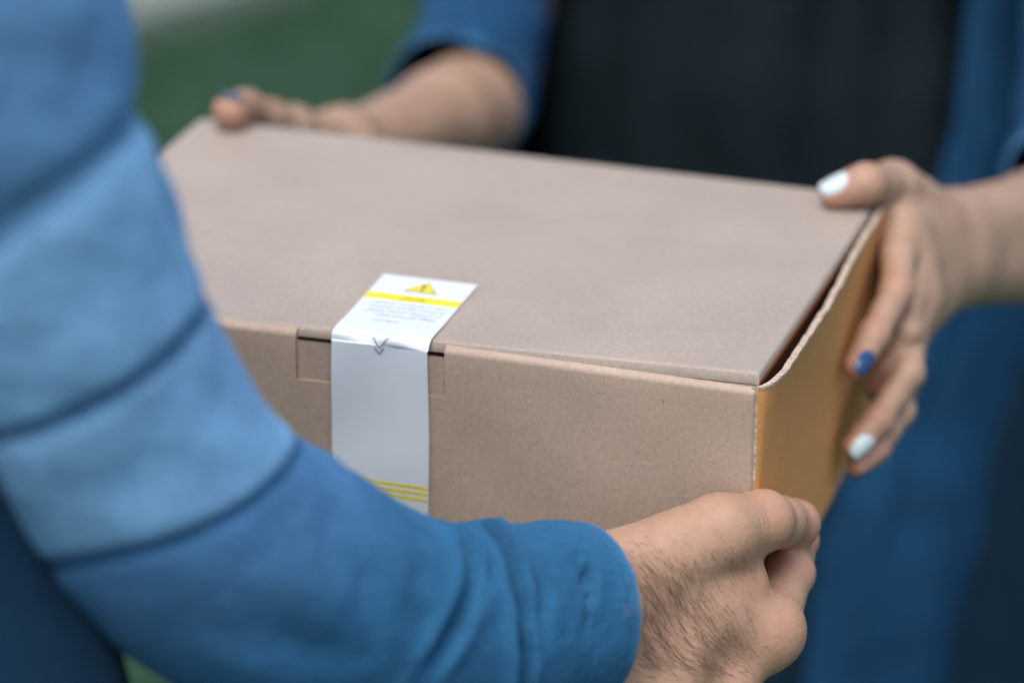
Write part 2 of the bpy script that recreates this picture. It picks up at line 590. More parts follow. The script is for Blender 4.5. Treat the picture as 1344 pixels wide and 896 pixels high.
def tab_pt(u, v):
    x = TX0 + 0.0003 + u * (TX1 - TX0 - 0.0006)
    z = -0.0068 - v * (TZ - 0.0071)
    y = -0.0008 + 0.0006 * math.sin(u * 9) * v + 0.0004 * v
    e = min(u, 1 - u) * (TX1 - TX0)
    if e < 0.0015:
        y += 0.0006 * (1 - e / 0.0015)
    return (x, y, BT + z + sag(x) * 0.8), (0, -1, 0)
slab2("lock_tab", tab_pt, dense(16, 0.03, 0.03), dense(8, 0.06, 0.06), 0.0012, M['kraft_front'], box, M['kraft_inner'])  # cut edge in darker kraft, painting in the shade of the slit

def bow(y):
    return 0.0074 * (1 - math.exp(-max(0, y) / 0.008)) * (1 - 0.55 * (y / BD) ** 2)

def side_pt(u, v):
    y = 0.0005 + u * (BD - 0.001)
    ragged = 0.0006 * math.sin(y * 110 + 1) * math.sin(y * 47) + 0.0005 * math.sin(y * 290) * math.sin(y * 83 + 2) + 0.0003 * math.sin(y * 1130) * math.sin(y * 210)
    ztop = BT - 0.0016 - 0.0012 * math.sin(math.pi * min(1, u * 1.2)) + ragged * min(1, u * 8)
    z = BT - BH + v * (ztop - BT + BH)
    x = 0.0012 + bow(y) * v ** 4 + 0.0005 * math.sin(y * 37 + z * 55)
    if u < 0.016:
        x -= 0.0012 * (1 - u / 0.016) ** 2
    return (x, y, z), (1, 0, 0)
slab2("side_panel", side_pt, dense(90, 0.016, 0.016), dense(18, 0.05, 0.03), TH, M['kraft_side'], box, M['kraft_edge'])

def cut_edge():
    """The torn pale rim of the side panel: liner, flutes, liner."""
    n = 260
    V, F = [], []
    for i in range(n):
        u = i / (n - 1)
        (x, y, z), _ = side_pt(u, 1.0)
        j1, j2 = rng.uniform(-0.0006, 0.0006), rng.uniform(-0.0007, 0.0007)
        w = 0.0017 + 0.0003 * math.sin(i * 0.31) * math.sin(i * 0.11)
        dip = 0.0009 + 0.0005 * math.sin(i * 2.4) * math.sin(i * 0.17)
        V += [(x + 0.0003, y, z - 0.0012), (x + 0.0003, y, z + 0.0004 + j1 * 0.6), (x - 0.0004, y, z + 0.0003 + j1 * 0.6), (x - w * 0.5, y, z - dip),
              (x - w + 0.0003, y, z + j2 * 0.7), (x - w - 0.0002, y, z + j2 * 0.7), (x - w - 0.0003, y, z - 0.002)]
    F = grid_faces(n, 7)
    o = mesh_obj("cut_edge", V, F, M['kraft_edge'], box, False)
    o['label'] = "pale torn edge along the top of the open side panel"
cut_edge()

def lside_pt(u, v):
    y = 0.0005 + u * (BD - 0.001)
    return (-BW - 0.0012 + 0.0, y, BT - BH + v * (BH - 0.0045)), (-1, 0, 0)
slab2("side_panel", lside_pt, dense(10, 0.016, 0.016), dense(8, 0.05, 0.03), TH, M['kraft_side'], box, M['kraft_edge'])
slab2("back_panel", lambda u, v: ((-BW + 0.002 + u * (BW - 0.004), BD - 0.0005, BT - BH + 0.0035 + v * (BH - 0.0085)), (0, 1, 0)), dense(10, .02, .02), dense(8, .05, .05), TH, M['kraft_front'], box, M['kraft_edge'])
slab2("bottom_panel", lambda u, v: ((-BW + 0.004 + u * (BW - 0.008), 0.0045 + v * (BD - 0.009), BT - BH + 0.0033), (0, 0, 1)), dense(10, .02, .02), dense(8, .05, .05), TH, M['kraft_front'], box, M['kraft_edge'])
slab2("inner_flap", lambda u, v: ((-0.0082, 0.006 + u * (BD - 0.012), BT - BH + 0.006 + v * (BH - 0.0135)), (1, 0, 0)), dense(10, .02, .02), dense(8, .05, .05), TH, M['kraft_inner'], box)
slab2("inner_flap", lambda u, v: ((-BW + 0.004 + u * (BW - 0.016), 0.0085, BT - BH + 0.006 + v * (BH - 0.0145)), (0, 1, 0)), dense(10, .02, .02), dense(8, .05, .05), TH, M['kraft_inner'], box)

# ---- the seal label that runs from the lid over the fold and down the front
LX0, LX1 = -0.2126, -0.1630
LY = 0.0758
def label_pt(x, s, off=0.0):
    """s metres along the label from its far end on the lid, off metres above the paper."""
    u = (x - LX0) / (LX1 - LX0)
    r = 0.0042
    flat = LY - (-0.0023 + r)
    arc = r * math.pi / 2
    o = 0.0007
    if s < flat:
        y = LY - s
        lift = 0.0012 * math.sin(math.pi * (x + BW) / BW) * math.sin(math.pi * (y / BD))
        # the paper is a little loose before the fold
        lift += 0.0009 * math.exp(-((s - flat + 0.006) / 0.008) ** 2) * (0.5 + 0.5 * math.sin(u * 9 + 0.6))
        return np.array((x, y, BT + o + lift + off + sag(x) * 0.5))
    if s < flat + arc:
        a = (s - flat) / r
        k = 0.0009 * math.sin(math.pi * a / (math.pi / 2)) * math.sin(u * 11 + 1)
        rr = r + off + k
        return np.array((x, -0.0023 + r - rr * math.sin(a), BT + o - r + rr * math.cos(a) + sag(x) * 0.5))
    t = s - flat - arc
    z = BT + o - r - t
    y = -0.0023 - off + 0.0010 * math.sin(math.pi * min(1, t / BH)) * math.sin(math.pi * (x + BW) / BW)
    y -= 0.0008 * math.sin(u * 5 + 0.8 + t * 60) * math.exp(-t / 0.03) + 0.0004 * math.sin(t * 90 + u * 2)
    y -= 0.0009 * (1 - u) ** 8 + 0.0006 * u ** 8
    wob = 0.0009 * math.sin(t * 48 + 2.0) * (0.5 - u)
    return np.array((x + wob, y, z))

def label_sheet(name, x0, x1, s0, s1, mat, parent, off, nx, ns, thick=0.00012):
    xs, ss = np.linspace(x0, x1, nx), np.linspace(s0, s1, ns)
    V = [label_pt(x, s, off) for s in ss for x in xs]
    V += [label_pt(x, s, off - thick) for s in ss for x in xs]
    n = nx * ns
    F = grid_faces(ns, nx)
    F += [tuple(q + n for q in reversed(f)) for f in F]
    ids = [j for j in range(nx)] + [i * nx + nx - 1 for i in range(1, ns)] + [(ns - 1) * nx + j for j in range(nx - 2, -1, -1)] + [i * nx for i in range(ns - 2, 0, -1)]
    for a, b in zip(ids, ids[1:] + ids[:1]):
        F.append((a, b, b + n, a + n))
    o = mesh_obj(name, V, F, mat, parent, True)
    bm = bmesh.new()
    bm.from_mesh(o.data)
    bmesh.ops.recalc_face_normals(bm, faces=bm.faces)
    for e in bm.edges:
        if len(e.link_faces) == 2 and e.calc_face_angle(0) > math.radians(40):
            e.smooth = False
    bm.to_mesh(o.data)
    bm.free()
    return o

S_FRONT = LY + 0.0023 - 0.0042 + 0.0042 * math.pi / 2        # where the flat front part starts
seal = label_sheet("seal_label", LX0, LX1, 0, S_FRONT + 0.094, M['label'], box, 0.0, 70, 240)
PO = 0.00012
label_sheet("yellow_stripe", LX0 + 0.0002, LX1 - 0.0002, LY - 0.0520, LY - 0.0440, M['yellow'], seal, PO, 12, 4, 0.00006)
def s_of_z(z):            # label length at height z below the top of the box
    return S_FRONT + (0.0007 - 0.0042 - z)
for z0 in (-0.0762, -0.0794, -0.0826):
    label_sheet("yellow_stripe", LX0 + 0.0004, LX1 - 0.0004, s_of_z(z0), s_of_z(z0 - 0.0016), M['yellow'], seal, PO, 12, 3, 0.00006)

def flat_shape(name, polys, mat, off):
    """Printed shapes: triangles fanned in label coordinates (x, s)."""
    V, F = [], []
    for poly in polys:
        b = len(V)
        V += [label_pt(x, s, off) for x, s in poly]
        F.append(tuple(range(b, b + len(poly))))
    return mesh_obj(name, V, F, mat, seal, False)

def tri_poly(cx, base_s, w, h):
    return [(cx - w / 2, base_s), (cx + w / 2, base_s), (cx + 0.0, base_s - h)]
TCX = -0.1873
flat_shape("warning_triangle", [tri_poly(TCX, LY - 0.0572, 0.0180, 0.0146)], M['ink_olive'], PO)
flat_shape("warning_triangle_face", [tri_poly(TCX, LY - 0.0580, 0.0155, 0.0127)], M['yellow'], PO * 2)
ex = [[(TCX - 0.0006, LY - 0.0610), (TCX + 0.0006, LY - 0.0610), (TCX + 0.0010, LY - 0.0664), (TCX - 0.0010, LY - 0.0664)],
      [(TCX - 0.0007, LY - 0.0589), (TCX + 0.0007, LY - 0.0589), (TCX + 0.0007, LY - 0.0603), (TCX - 0.0007, LY - 0.0603)]]
flat_shape("exclamation_mark", ex, M['ink'], PO * 3)

def chevron(name, cx, s0, w, h, t):
    L = [(cx - w / 2, s0), (cx - w / 2 + t * 1.3, s0), (cx, s0 + h - t * 1.1), (cx, s0 + h)]
    Rr = [(cx + w / 2, s0 + h * 0.0), (cx, s0 + h), (cx, s0 + h - t * 1.1), (cx + w / 2 - t * 1.3, s0)]
    V, F = [], []
    for poly in (L, Rr):                      # cut into strips so that the mark follows the fold
        (ax, as_), (bx, bs), (cx_, cs), (dx, ds) = (poly if poly is L else [poly[0], poly[3], poly[2], poly[1]])
        n = 10
        b = len(V)
        for i in range(n):
            k = i / (n - 1)
            V.append(label_pt(ax + (dx - ax) * k, as_ + (ds - as_) * k, PO * 3))
            V.append(label_pt(bx + (cx_ - bx) * k, bs + (cs - bs) * k, PO * 3))
        F += [tuple(q + b for q in f) for f in grid_faces(n, 2)]
    mesh_obj(name, V, F, M['ink_pale'], seal, False)
chevron("chevron_mark", -0.1878, S_FRONT - 0.0036, 0.0088, 0.0054, 0.0007)
chevron("chevron_mark", -0.1880, S_FRONT + 0.0016, 0.0058, 0.0034, 0.0007)

# Persian writing: letters joined by hand into their presentation forms, laid right to left
FORMS = {'ا': ('\uFE8D', '\uFE8E', None, None), 'آ': ('\uFE81', '\uFE82', None, None), 'ب': ('\uFE8F', '\uFE90', '\uFE91', '\uFE92'), 'پ': ('\uFB56', '\uFB57', '\uFB58', '\uFB59'),
         'ت': ('\uFE95', '\uFE96', '\uFE97', '\uFE98'), 'ج': ('\uFE9D', '\uFE9E', '\uFE9F', '\uFEA0'), 'چ': ('\uFB7A', '\uFB7B', '\uFB7C', '\uFB7D'), 'ح': ('\uFEA1', '\uFEA2', '\uFEA3', '\uFEA4'),
         'خ': ('\uFEA5', '\uFEA6', '\uFEA7', '\uFEA8'), 'د': ('\uFEA9', '\uFEAA', None, None), 'ر': ('\uFEAD', '\uFEAE', None, None), 'ز': ('\uFEAF', '\uFEB0', None, None),
         'س': ('\uFEB1', '\uFEB2', '\uFEB3', '\uFEB4'), 'ش': ('\uFEB5', '\uFEB6', '\uFEB7', '\uFEB8'), 'ص': ('\uFEB9', '\uFEBA', '\uFEBB', '\uFEBC'), 'ف': ('\uFED1', '\uFED2', '\uFED3', '\uFED4'),
         'ک': ('\uFB8E', '\uFB8F', '\uFB90', '\uFB91'), 'گ': ('\uFB92', '\uFB93', '\uFB94', '\uFB95'), 'ل': ('\uFEDD', '\uFEDE', '\uFEDF', '\uFEE0'), 'م': ('\uFEE1', '\uFEE2', '\uFEE3', '\uFEE4'),
         'ن': ('\uFEE5', '\uFEE6', '\uFEE7', '\uFEE8'), 'و': ('\uFEED', '\uFEEE', None, None), 'ه': ('\uFEE9', '\uFEEA', '\uFEEB', '\uFEEC'), 'ی': ('\uFBFC', '\uFBFD', '\uFBFE', '\uFBFF')}
def shape_word(w):
    out = []
    for i, ch in enumerate(w):
        f = FORMS[ch]
        prev = i > 0 and FORMS[w[i - 1]][2] is not None
        nxt = i < len(w) - 1 and f[2] is not None
        out.append(f[3] if prev and nxt else f[1] if prev else f[2] if nxt else f[0])
    return ''.join(reversed(out))
def persian(s):
    return ' '.join(shape_word(w) for w in reversed(s.split()))

def text_mesh(name, s, x_right, x_left, s_base, height, mat, centre=False):
    cu = bpy.data.curves.new(name, 'FONT')
    cu.body = persian(s)
    cu.size = 1.0
    cu.resolution_u = 2
    tmp = bpy.data.objects.new("tmp_text", cu)
    C.objects.link(tmp)
    dg = bpy.context.evaluated_depsgraph_get()
    me = tmp.evaluated_get(dg).to_mesh()
    V = np.array([v.co[:] for v in me.vertices])
    F = [tuple(q.vertices) for q in me.polygons]
    tmp.evaluated_get(dg).to_mesh_clear()
    bpy.data.objects.remove(tmp)
    bpy.data.curves.remove(cu)
    if len(V) == 0:
        return
    V[:, 0] -= V[:, 0].min()
    wid = V[:, 0].max()
    sc = (x_right - x_left) / wid
    pts = [label_pt(x_left + a * sc, s_base - b * height, PO * 2.5) for a, b, _ in V]
    mesh_obj(name, pts, F, mat, seal, False)
text_mesh("heading_text", "هشدار", -0.1815, -0.1935, LY - 0.0462, 0.0056, M['ink_olive'])
lines = [("در صورت پاره بودن این برچسب و یا مخدوش", -0.1665, -0.2055, LY - 0.0390),
         ("بودن آن لطفا از دریافت بسته خودداری کنید".replace('ط', 'ت'), -0.1668, -0.2064, LY - 0.0338),
         ("و در اسرع وقت با شماره پشتیبانی".replace('ع', 'ح').replace('ق', 'ف'), -0.1670, -0.2068, LY - 0.0286),
         ("فروشگاه تماس حاصل فرمایید", -0.1685, -0.1998, LY - 0.0236),
         ("از اینجا باز کنید", -0.1850, -0.1985, LY - 0.0165)]
for s_, xr, xl, sb in lines:
    text_mesh("printed_line", s_, xr, xl, sb, 0.0036, M['ink_pale'])

# ------------------------------------------------------------------ signed distance sculpting
class Field:
    def __init__(self, lo, hi, h):
        self.h = h
        self.lo = np.array(lo, float)
        self.n = np.maximum(4, np.ceil((np.array(hi) - self.lo) / h).astype(int) + 1)
        self.ax = [self.lo[i] + np.arange(self.n[i]) * h for i in range(3)]
        self.d = np.full(self.n, 0.05, dtype=np.float32)
    def like(self):
        f = Field.__new__(Field)
        f.h, f.lo, f.n, f.ax = self.h, self.lo, self.n, self.ax
        f.d = np.full(self.n, 0.05, dtype=np.float32)
        return f
    def win(self, lo, hi):
        s = []
        for i in range(3):
            a = int(np.clip(math.floor((lo[i] - self.lo[i]) / self.h), 0, self.n[i]))
            b = int(np.clip(math.ceil((hi[i] - self.lo[i]) / self.h) + 1, 0, self.n[i]))
            s.append(slice(a, b))
        return tuple(s)
    def put(self, sl, v, k, sub=False):
        a = self.d[sl]
        if sub:
            v = -v
            h = np.maximum(k - np.abs(a - v), 0) / k
            self.d[sl] = np.maximum(a, v) + h * h * k * 0.25
            return
        if k <= 0:
            self.d[sl] = np.minimum(a, v)
        else:
            h = np.maximum(k - np.abs(a - v), 0) / k
            self.d[sl] = np.minimum(a, v) - h * h * k * 0.25
    def cone(self, a, b, ra, rb, k=0.004, flat=None, sub=False):
        """Tapered capsule; flat = (direction, factor) squeezes its section along a direction."""
        a, b = np.asarray(a, float), np.asarray(b, float)
        pad = max(ra, rb) * (1.6 if flat else 1.0) + k + 0.006
        lo, hi = np.minimum(a, b) - pad, np.maximum(a, b) + pad
        sl = self.win(lo, hi)
        if any(s.stop <= s.start for s in sl):
            return
        X = self.ax[0][sl[0]][:, None, None]
        Y = self.ax[1][sl[1]][None, :, None]
        Z = self.ax[2][sl[2]][None, None, :]
        ab = b - a
        L = max(ab @ ab, 1e-12)
        t = np.clip(((X - a[0]) * ab[0] + (Y - a[1]) * ab[1] + (Z - a[2]) * ab[2]) / L, 0, 1)
        dx, dy, dz = X - a[0] - t * ab[0], Y - a[1] - t * ab[1], Z - a[2] - t * ab[2]
        r = ra + (rb - ra) * t
        if flat is not None:
            f, s = np.asarray(flat[0], float), flat[1]
            f = f / np.linalg.norm(f)
            q = dx * f[0] + dy * f[1] + dz * f[2]
            e = (1.0 / s - 1.0)
            dist = np.sqrt((dx + q * f[0] * e) ** 2 + (dy + q * f[1] * e) ** 2 + (dz + q * f[2] * e) ** 2)
            v = (dist - r) * (0.5 + 0.5 * min(1, s))
        else:
            v = np.sqrt(dx * dx + dy * dy + dz * dz) - r
        self.put(sl, v.astype(np.float32), k, sub)
    def ball(self, c, r, k=0.004, sub=False):
        self.cone(c, np.asarray(c) + 1e-5, r, r, k, None, sub)
    def ell(self, c, A, R, k=0.006, sub=False):
        """Ellipsoid: rows of A are its axes, R its radii."""
        c, A, R = np.asarray(c, float), np.asarray(A, float), np.asarray(R, float)
        pad = R.max() + k + 0.006
        sl = self.win(c - pad, c + pad)
        if any(s.stop <= s.start for s in sl):
            return
        X = self.ax[0][sl[0]][:, None, None] - c[0]
        Y = self.ax[1][sl[1]][None, :, None] - c[1]
        Z = self.ax[2][sl[2]][None, None, :] - c[2]
        q = [(X * a[0] + Y * a[1] + Z * a[2]) for a in A]
        k0 = np.sqrt(sum((q[i] / R[i]) ** 2 for i in range(3)))
        k1 = np.sqrt(sum((q[i] / R[i] ** 2) ** 2 for i in range(3))) + 1e-9
        self.put(sl, (k0 * (k0 - 1) / k1).astype(np.float32), k, sub)
    def merge(self, other, k):
        self.put((slice(None),) * 3, other.d, k)
    def sample(self, p):
        g = (np.asarray(p) - self.lo) / self.h
        i = np.clip(np.floor(g).astype(int), 0, self.n - 2)
        f = np.clip(g - i, 0, 1)
        out = 0
        for a in (0, 1):
            for b in (0, 1):
                for c in (0, 1):
                    out = out + self.d[i[0] + a, i[1] + b, i[2] + c] * (f[0] if a else 1 - f[0]) * (f[1] if b else 1 - f[1]) * (f[2] if c else 1 - f[2])
        return out
    def grad(self, p):
        e = self.h
        g = np.array([self.sample(p + np.eye(3)[i] * e) - self.sample(p - np.eye(3)[i] * e) for i in range(3)])
        return g / (np.linalg.norm(g) + 1e-9)
    def land(self, p, d, far=0.03):
        """March from p along d on to the surface."""
        p, d = np.array(p, float), np.asarray(d, float)
        d = d / np.linalg.norm(d)
        t = 0
        for _ in range(60):
            s = self.sample(p + d * t)
            if abs(s) < 5e-5 or t > far:
                break
            t += s * 0.8
        return p + d * t
    def mesh(self):
        g = openvdb.FloatGrid(0.05)
        g.copyFromArray(np.ascontiguousarray(self.d))
        P, Q = g.convertToQuads(0.0)
        P = np.asarray(P, float) * self.h + self.lo
        return P, np.asarray(Q)[:, ::-1].copy()

def unit(v):
    v = np.asarray(v, float)
    return v / np.linalg.norm(v)

def finger(fld, J, R, k=0.0035, bulge=0.0007, back=None):
    """A finger: tapered bones between its joints, knuckles a little thicker, pad under the tip."""
    J = [np.asarray(j, float) for j in J]
    f = fld.like()
    for i in range(len(J) - 1):
        mid = (J[i] + J[i + 1]) / 2
        rm = (R[i] + R[i + 1]) / 2 - 0.0003
        f.cone(J[i], mid, R[i], rm, k)
        f.cone(mid, J[i + 1], rm, R[i + 1], k)
    for i in range(1, len(J) - 1):
        f.ball(J[i], R[i] + bulge, k)
        if back is not None:
            f.ball(J[i] + unit(back) * R[i] * 0.28, R[i] * 0.84, k)
    return f

def nail_mesh(fld, dip, tip, back, r, length, width, over=0.001):
    """A curved fingernail laid on the finger's skin; back = the way the nail faces."""
    ax = unit(np.asarray(tip) - np.asarray(dip))
    back = unit(np.asarray(back) - ax * (np.asarray(back) @ ax))
    side = np.cross(ax, back)
    nu, nv = 13, 11
    end = np.asarray(tip, float) + ax * (r * 0.80)
    top, bot = [], []
    for i in range(nu):
        t = i / (nu - 1)
        l = -length + t * (length + over)
        wv = width * (1.0 - 0.30 * max(0, (t - 0.55) / 0.45) ** 2.5 - 0.22 * max(0, (0.3 - t) / 0.3) ** 2)
        for j in range(nv):
            a = (j / (nv - 1) * 2 - 1)
            x = a * wv / 2
            ll = l - abs(a) ** 3 * 0.0016 * (1 if t > 0.5 else -1) * abs(t - 0.5) * 2
            start = end + ax * ll + side * x + back * (r * 1.9)
            p = fld.land(start, -back, r * 2.6)
            # keep to a smooth barrel if the ray slips past the finger tip
            hgt = (p - end) @ back
            barrel = math.sqrt(max(0, (r * 1.02) ** 2 - x * x)) - max(0, l + 0.0022) * 0.5
            if abs(hgt - barrel) > 0.0022:
                hgt = barrel
            q = end + ax * ll + side * x + back * hgt
            top.append(q + back * 0.0007 * (1 - 0.5 * abs(a) ** 4))
            bot.append(q - back * 0.0009)
    T = np.array(top).reshape(nu, nv, 3)
    for _ in range(6):                                   # relax
        T[1:-1, 1:-1] = 0.5 * T[1:-1, 1:-1] + 0.125 * (T[:-2, 1:-1] + T[2:, 1:-1] + T[1:-1, :-2] + T[1:-1, 2:])
        T[0, 1:-1] = 0.6 * T[0, 1:-1] + 0.2 * (T[0, :-2] + T[0, 2:])
        T[-1, 1:-1] = 0.6 * T[-1, 1:-1] + 0.2 * (T[-1, :-2] + T[-1, 2:])
        T[1:-1, 0] = 0.6 * T[1:-1, 0] + 0.2 * (T[:-2, 0] + T[2:, 0])
        T[1:-1, -1] = 0.6 * T[1:-1, -1] + 0.2 * (T[:-2, -1] + T[2:, -1])
    n = nu * nv
    B = T.reshape(-1, 3) - back * 0.0011
    V = np.vstack([T.reshape(-1, 3), B])
    F = grid_faces(nu, nv)
    ids = [j for j in range(nv)] + [i * nv + nv - 1 for i in range(1, nu)] + [(nu - 1) * nv + j for j in range(nv - 2, -1, -1)] + [i * nv for i in range(nu - 2, 0, -1)]
    for a, b in zip(ids, ids[1:] + ids[:1]):
        F.append((a, b, b + n, a + n))
    return V, F

def nail(fld, dip, tip, back, r, length, width, mat, parent, name, label):
    V, F = nail_mesh(fld, dip, tip, back, r, length, width)
    o = mesh_obj(name, V, F, mat, parent, True)
    bm = bmesh.new()
    bm.from_mesh(o.data)
    bmesh.ops.recalc_face_normals(bm, faces=bm.faces)
    bm.to_mesh(o.data)
    bm.free()
    o['label'] = label
    return o

def body_obj(pieces, mat, parent, flush):
    """All skin of one person in one mesh; flush = spots where the skin is redder."""
    Vs, Fs, off = [], [], 0
    for P, Q in pieces:
        Vs.append(P)
        Fs.append(Q + off)
        off += len(P)
    V, F = np.vstack(Vs), np.vstack(Fs)
    o = mesh_obj("body", V, F, mat, parent, True)
    w = np.zeros(len(V), dtype=np.float32)
    for c, r, s in flush:
        d2 = ((V - np.asarray(c)) ** 2).sum(1)
        w = np.maximum(w, s * np.exp(-d2 / r ** 2))
    at_ = o.data.attributes.new("flush", 'FLOAT', 'POINT')
    at_.data.foreach_set("value", w)
    return o

# ------------------------------------------------------------------ cloth tubes and torsos
def catmull(P, n):
    P = np.asarray(P, float)
    P = np.vstack([2 * P[0] - P[1], P, 2 * P[-1] - P[-2]])
    out = []
    m_ = len(P) - 3
    for i in range(n):
        t = i / (n - 1) * m_
        k = min(int(t), m_ - 1)
        u = t - k
        p0, p1, p2, p3 = P[k:k + 4]
        out.append(0.5 * ((2 * p1) + (-p0 + p2) * u + (2 * p0 - 5 * p1 + 4 * p2 - p3) * u * u + (-p0 + 3 * p1 - 3 * p2 + p3) * u ** 3))
    return np.array(out)

def seg_dist(V, pl):
    """Distance of points to a 3-D polyline."""
    best = np.full(len(V), 9.0)
    for a, b in zip(pl[:-1], pl[1:]):
        ab = b - a
        t = np.clip(((V - a) @ ab) / max(ab @ ab, 1e-12), 0, 1)
        d = np.linalg.norm(V - a - t[:, None] * ab, axis=1)
        best = np.minimum(best, d)
    return best

def to_px(V):
    Y = V - CAM
    z = Y @ FWD
    return 672 + FPX * (Y @ RIGHT) / z, 448 + FPX * (Y @ DOWN) / z, z

def sleeve_mesh(path, radii, ns, nt_, folds=(), cuff=None, seed=1, crumple=0.0015, rings=(), tone_of=None):
    """A sleeve swept along a path; folds = creases drawn on its near side: (points, width, depth)."""
    K = np.array([np.r_[p_, r] for p_, r in zip(path, radii)])
    S = catmull(K, ns)
    P, R = S[:, :3], S[:, 3]
    T = np.gradient(P, axis=0)
    T /= np.linalg.norm(T, axis=1)[:, None]
    up = unit(np.cross(T[0], FWD))
    V = np.zeros((ns, nt_, 3))
    Nn = np.zeros((ns, nt_, 3))
    ang = np.linspace(0, 2 * math.pi, nt_, endpoint=False)
    for i in range(ns):
        up = unit(up - T[i] * (up @ T[i]))
        sd_ = np.cross(T[i], up)
        nn = np.cos(ang)[:, None] * up + np.sin(ang)[:, None] * sd_
        Nn[i] = nn
        V[i] = P[i] + nn * R[i]
    Vf, Nf = V.reshape(-1, 3), Nn.reshape(-1, 3)
    disp = crumple * smoothnoise(Vf, 0.05, seed, 2) + crumple * 0.40 * smoothnoise(Vf, 0.016, seed + 5, 2) + crumple * 0.16 * smoothnoise(Vf, 0.006, seed + 8, 2)
    px, py, _ = to_px(Vf)
    near = (Nf * (Vf - CAM)).sum(1) < 0.02 * 0
    base = Vf.copy()
    for pts, w, dep, *rid in folds:
        rid = rid[0] if rid else 0.32
        pl = []
        for q in pts:
            dd = (px - q[0]) ** 2 + (py - q[1]) ** 2
            dd[~near] = 1e9
            pl.append(base[int(np.argmin(dd))])
        pl = catmull(np.array(pl), 24)
        d = seg_dist(base, pl)
        # fade the fold out towards both ends
        e0 = np.linalg.norm(base - pl[0], axis=1)
        e1 = np.linalg.norm(base - pl[-1], axis=1)
        fade = np.clip((np.minimum(e0, e1) - 0.3 * w) / (3.5 * w), 0.0, 1) ** 1.3
        disp += fade * dep * (-np.exp(-(d / w) ** 2) + rid * np.exp(-((d - 2.0 * w) / (1.2 * w)) ** 2))
    L = np.r_[0, np.cumsum(np.linalg.norm(np.diff(P, axis=0), axis=1))]
    sv, tv = np.repeat(L, nt_), np.tile(ang, ns)
    stripe = np.zeros(len(base))
    ring_s = []
    for pts, w, dep, col in rings:
        rows, rhs = [], []
        for q in pts:
            dd = (px - q[0]) ** 2 + (py - q[1]) ** 2
            dd[~near] = 1e9
            k = int(np.argmin(dd))
            rows.append([1, math.cos(tv[k]), math.sin(tv[k])])
            rhs.append(sv[k])
        A_, b_ = np.array(rows), np.array(rhs)
        cf = np.linalg.solve(A_.T @ A_ + np.diag([0, 0.02, 0.02]), A_.T @ b_)
        sr = cf[0] + cf[1] * np.cos(tv) + cf[2] * np.sin(tv)
        ring_s.append(sr)
        d = sv - sr
        disp += -dep * np.exp(-(d / w) ** 2)
        stripe = np.maximum(stripe, col * np.clip(1.6 * np.exp(-(d / (0.75 * w)) ** 2), 0, 1))
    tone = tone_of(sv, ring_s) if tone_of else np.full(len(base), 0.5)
    Vf = Vf + Nf * disp[:, None]
    V = Vf.reshape(ns, nt_, 3)
    wear = np.zeros((ns, nt_))
    if cuff:
        # doubled hem with a stitched groove, then the cloth turns in
        hem, thick = cuff
        dist = L[-1] - L
        for i in range(ns):
            k = 0.0
            if dist[i] < hem:
                k += thick
            k -= 0.0006 * math.exp(-((dist[i] - hem) / 0.0012) ** 2)
            k -= 0.0008 * math.exp(-((dist[i] - 0.0042) / 0.0009) ** 2)
            V[i] += Nn[i] * k
            wear[i] = 0.55 * math.exp(-(dist[i] / 0.0016) ** 2)
        ex_, ew = [], []
        for back_, inn in ((-0.0002, 0.0003), (-0.0002, 0.0019), (0.004, 0.0026), (0.014, 0.0034), (0.035, 0.0038)):
            ex_.append(V[-1] - T[-1] * back_ - Nn[-1] * inn)
            ew.append(np.full(nt_, 0.3 if back_ < 0 else 0.0))
        V = np.concatenate([V, np.array(ex_)])
        wear = np.concatenate([wear, np.array(ew)])
        L = np.r_[L, L[-1] + np.array([0.0004, 0.002, 0.006, 0.016, 0.037])]
    n2 = V.shape[0]
    pad = (n2 - ns) * nt_
    stripe = np.r_[stripe, np.zeros(pad)]
    tone = np.r_[tone, np.full(pad, tone[-1])]
    F = grid_faces(n2, nt_, True)
    rr = R.mean()
    uv = np.stack([np.repeat(L, nt_), np.tile(ang * rr, n2)], 1)
    return V.reshape(-1, 3), F, uv, {"wear": wear.ravel(), "stripe": stripe, "tone": tone}

def sleeve_obj(name, mat, parent, *a, **k):
    stitch = k.pop("stitch", None)
    V, F, uv, wear = sleeve_mesh(*a, **k)
    o = mesh_obj(name, V, F, mat, parent, True, None, uv)
    for an, av in wear.items():
        at_ = o.data.attributes.new(an, 'FLOAT', 'POINT')
        at_.data.foreach_set("value", av.astype(np.float32))
    bm = bmesh.new()
    bm.from_mesh(o.data)
    bmesh.ops.recalc_face_normals(bm, faces=bm.faces)
    for e in bm.edges:
        if len(e.link_faces) == 2 and e.calc_face_angle(0) > math.radians(48):
            e.smooth = False
    bm.to_mesh(o.data)
    bm.free()
    return o

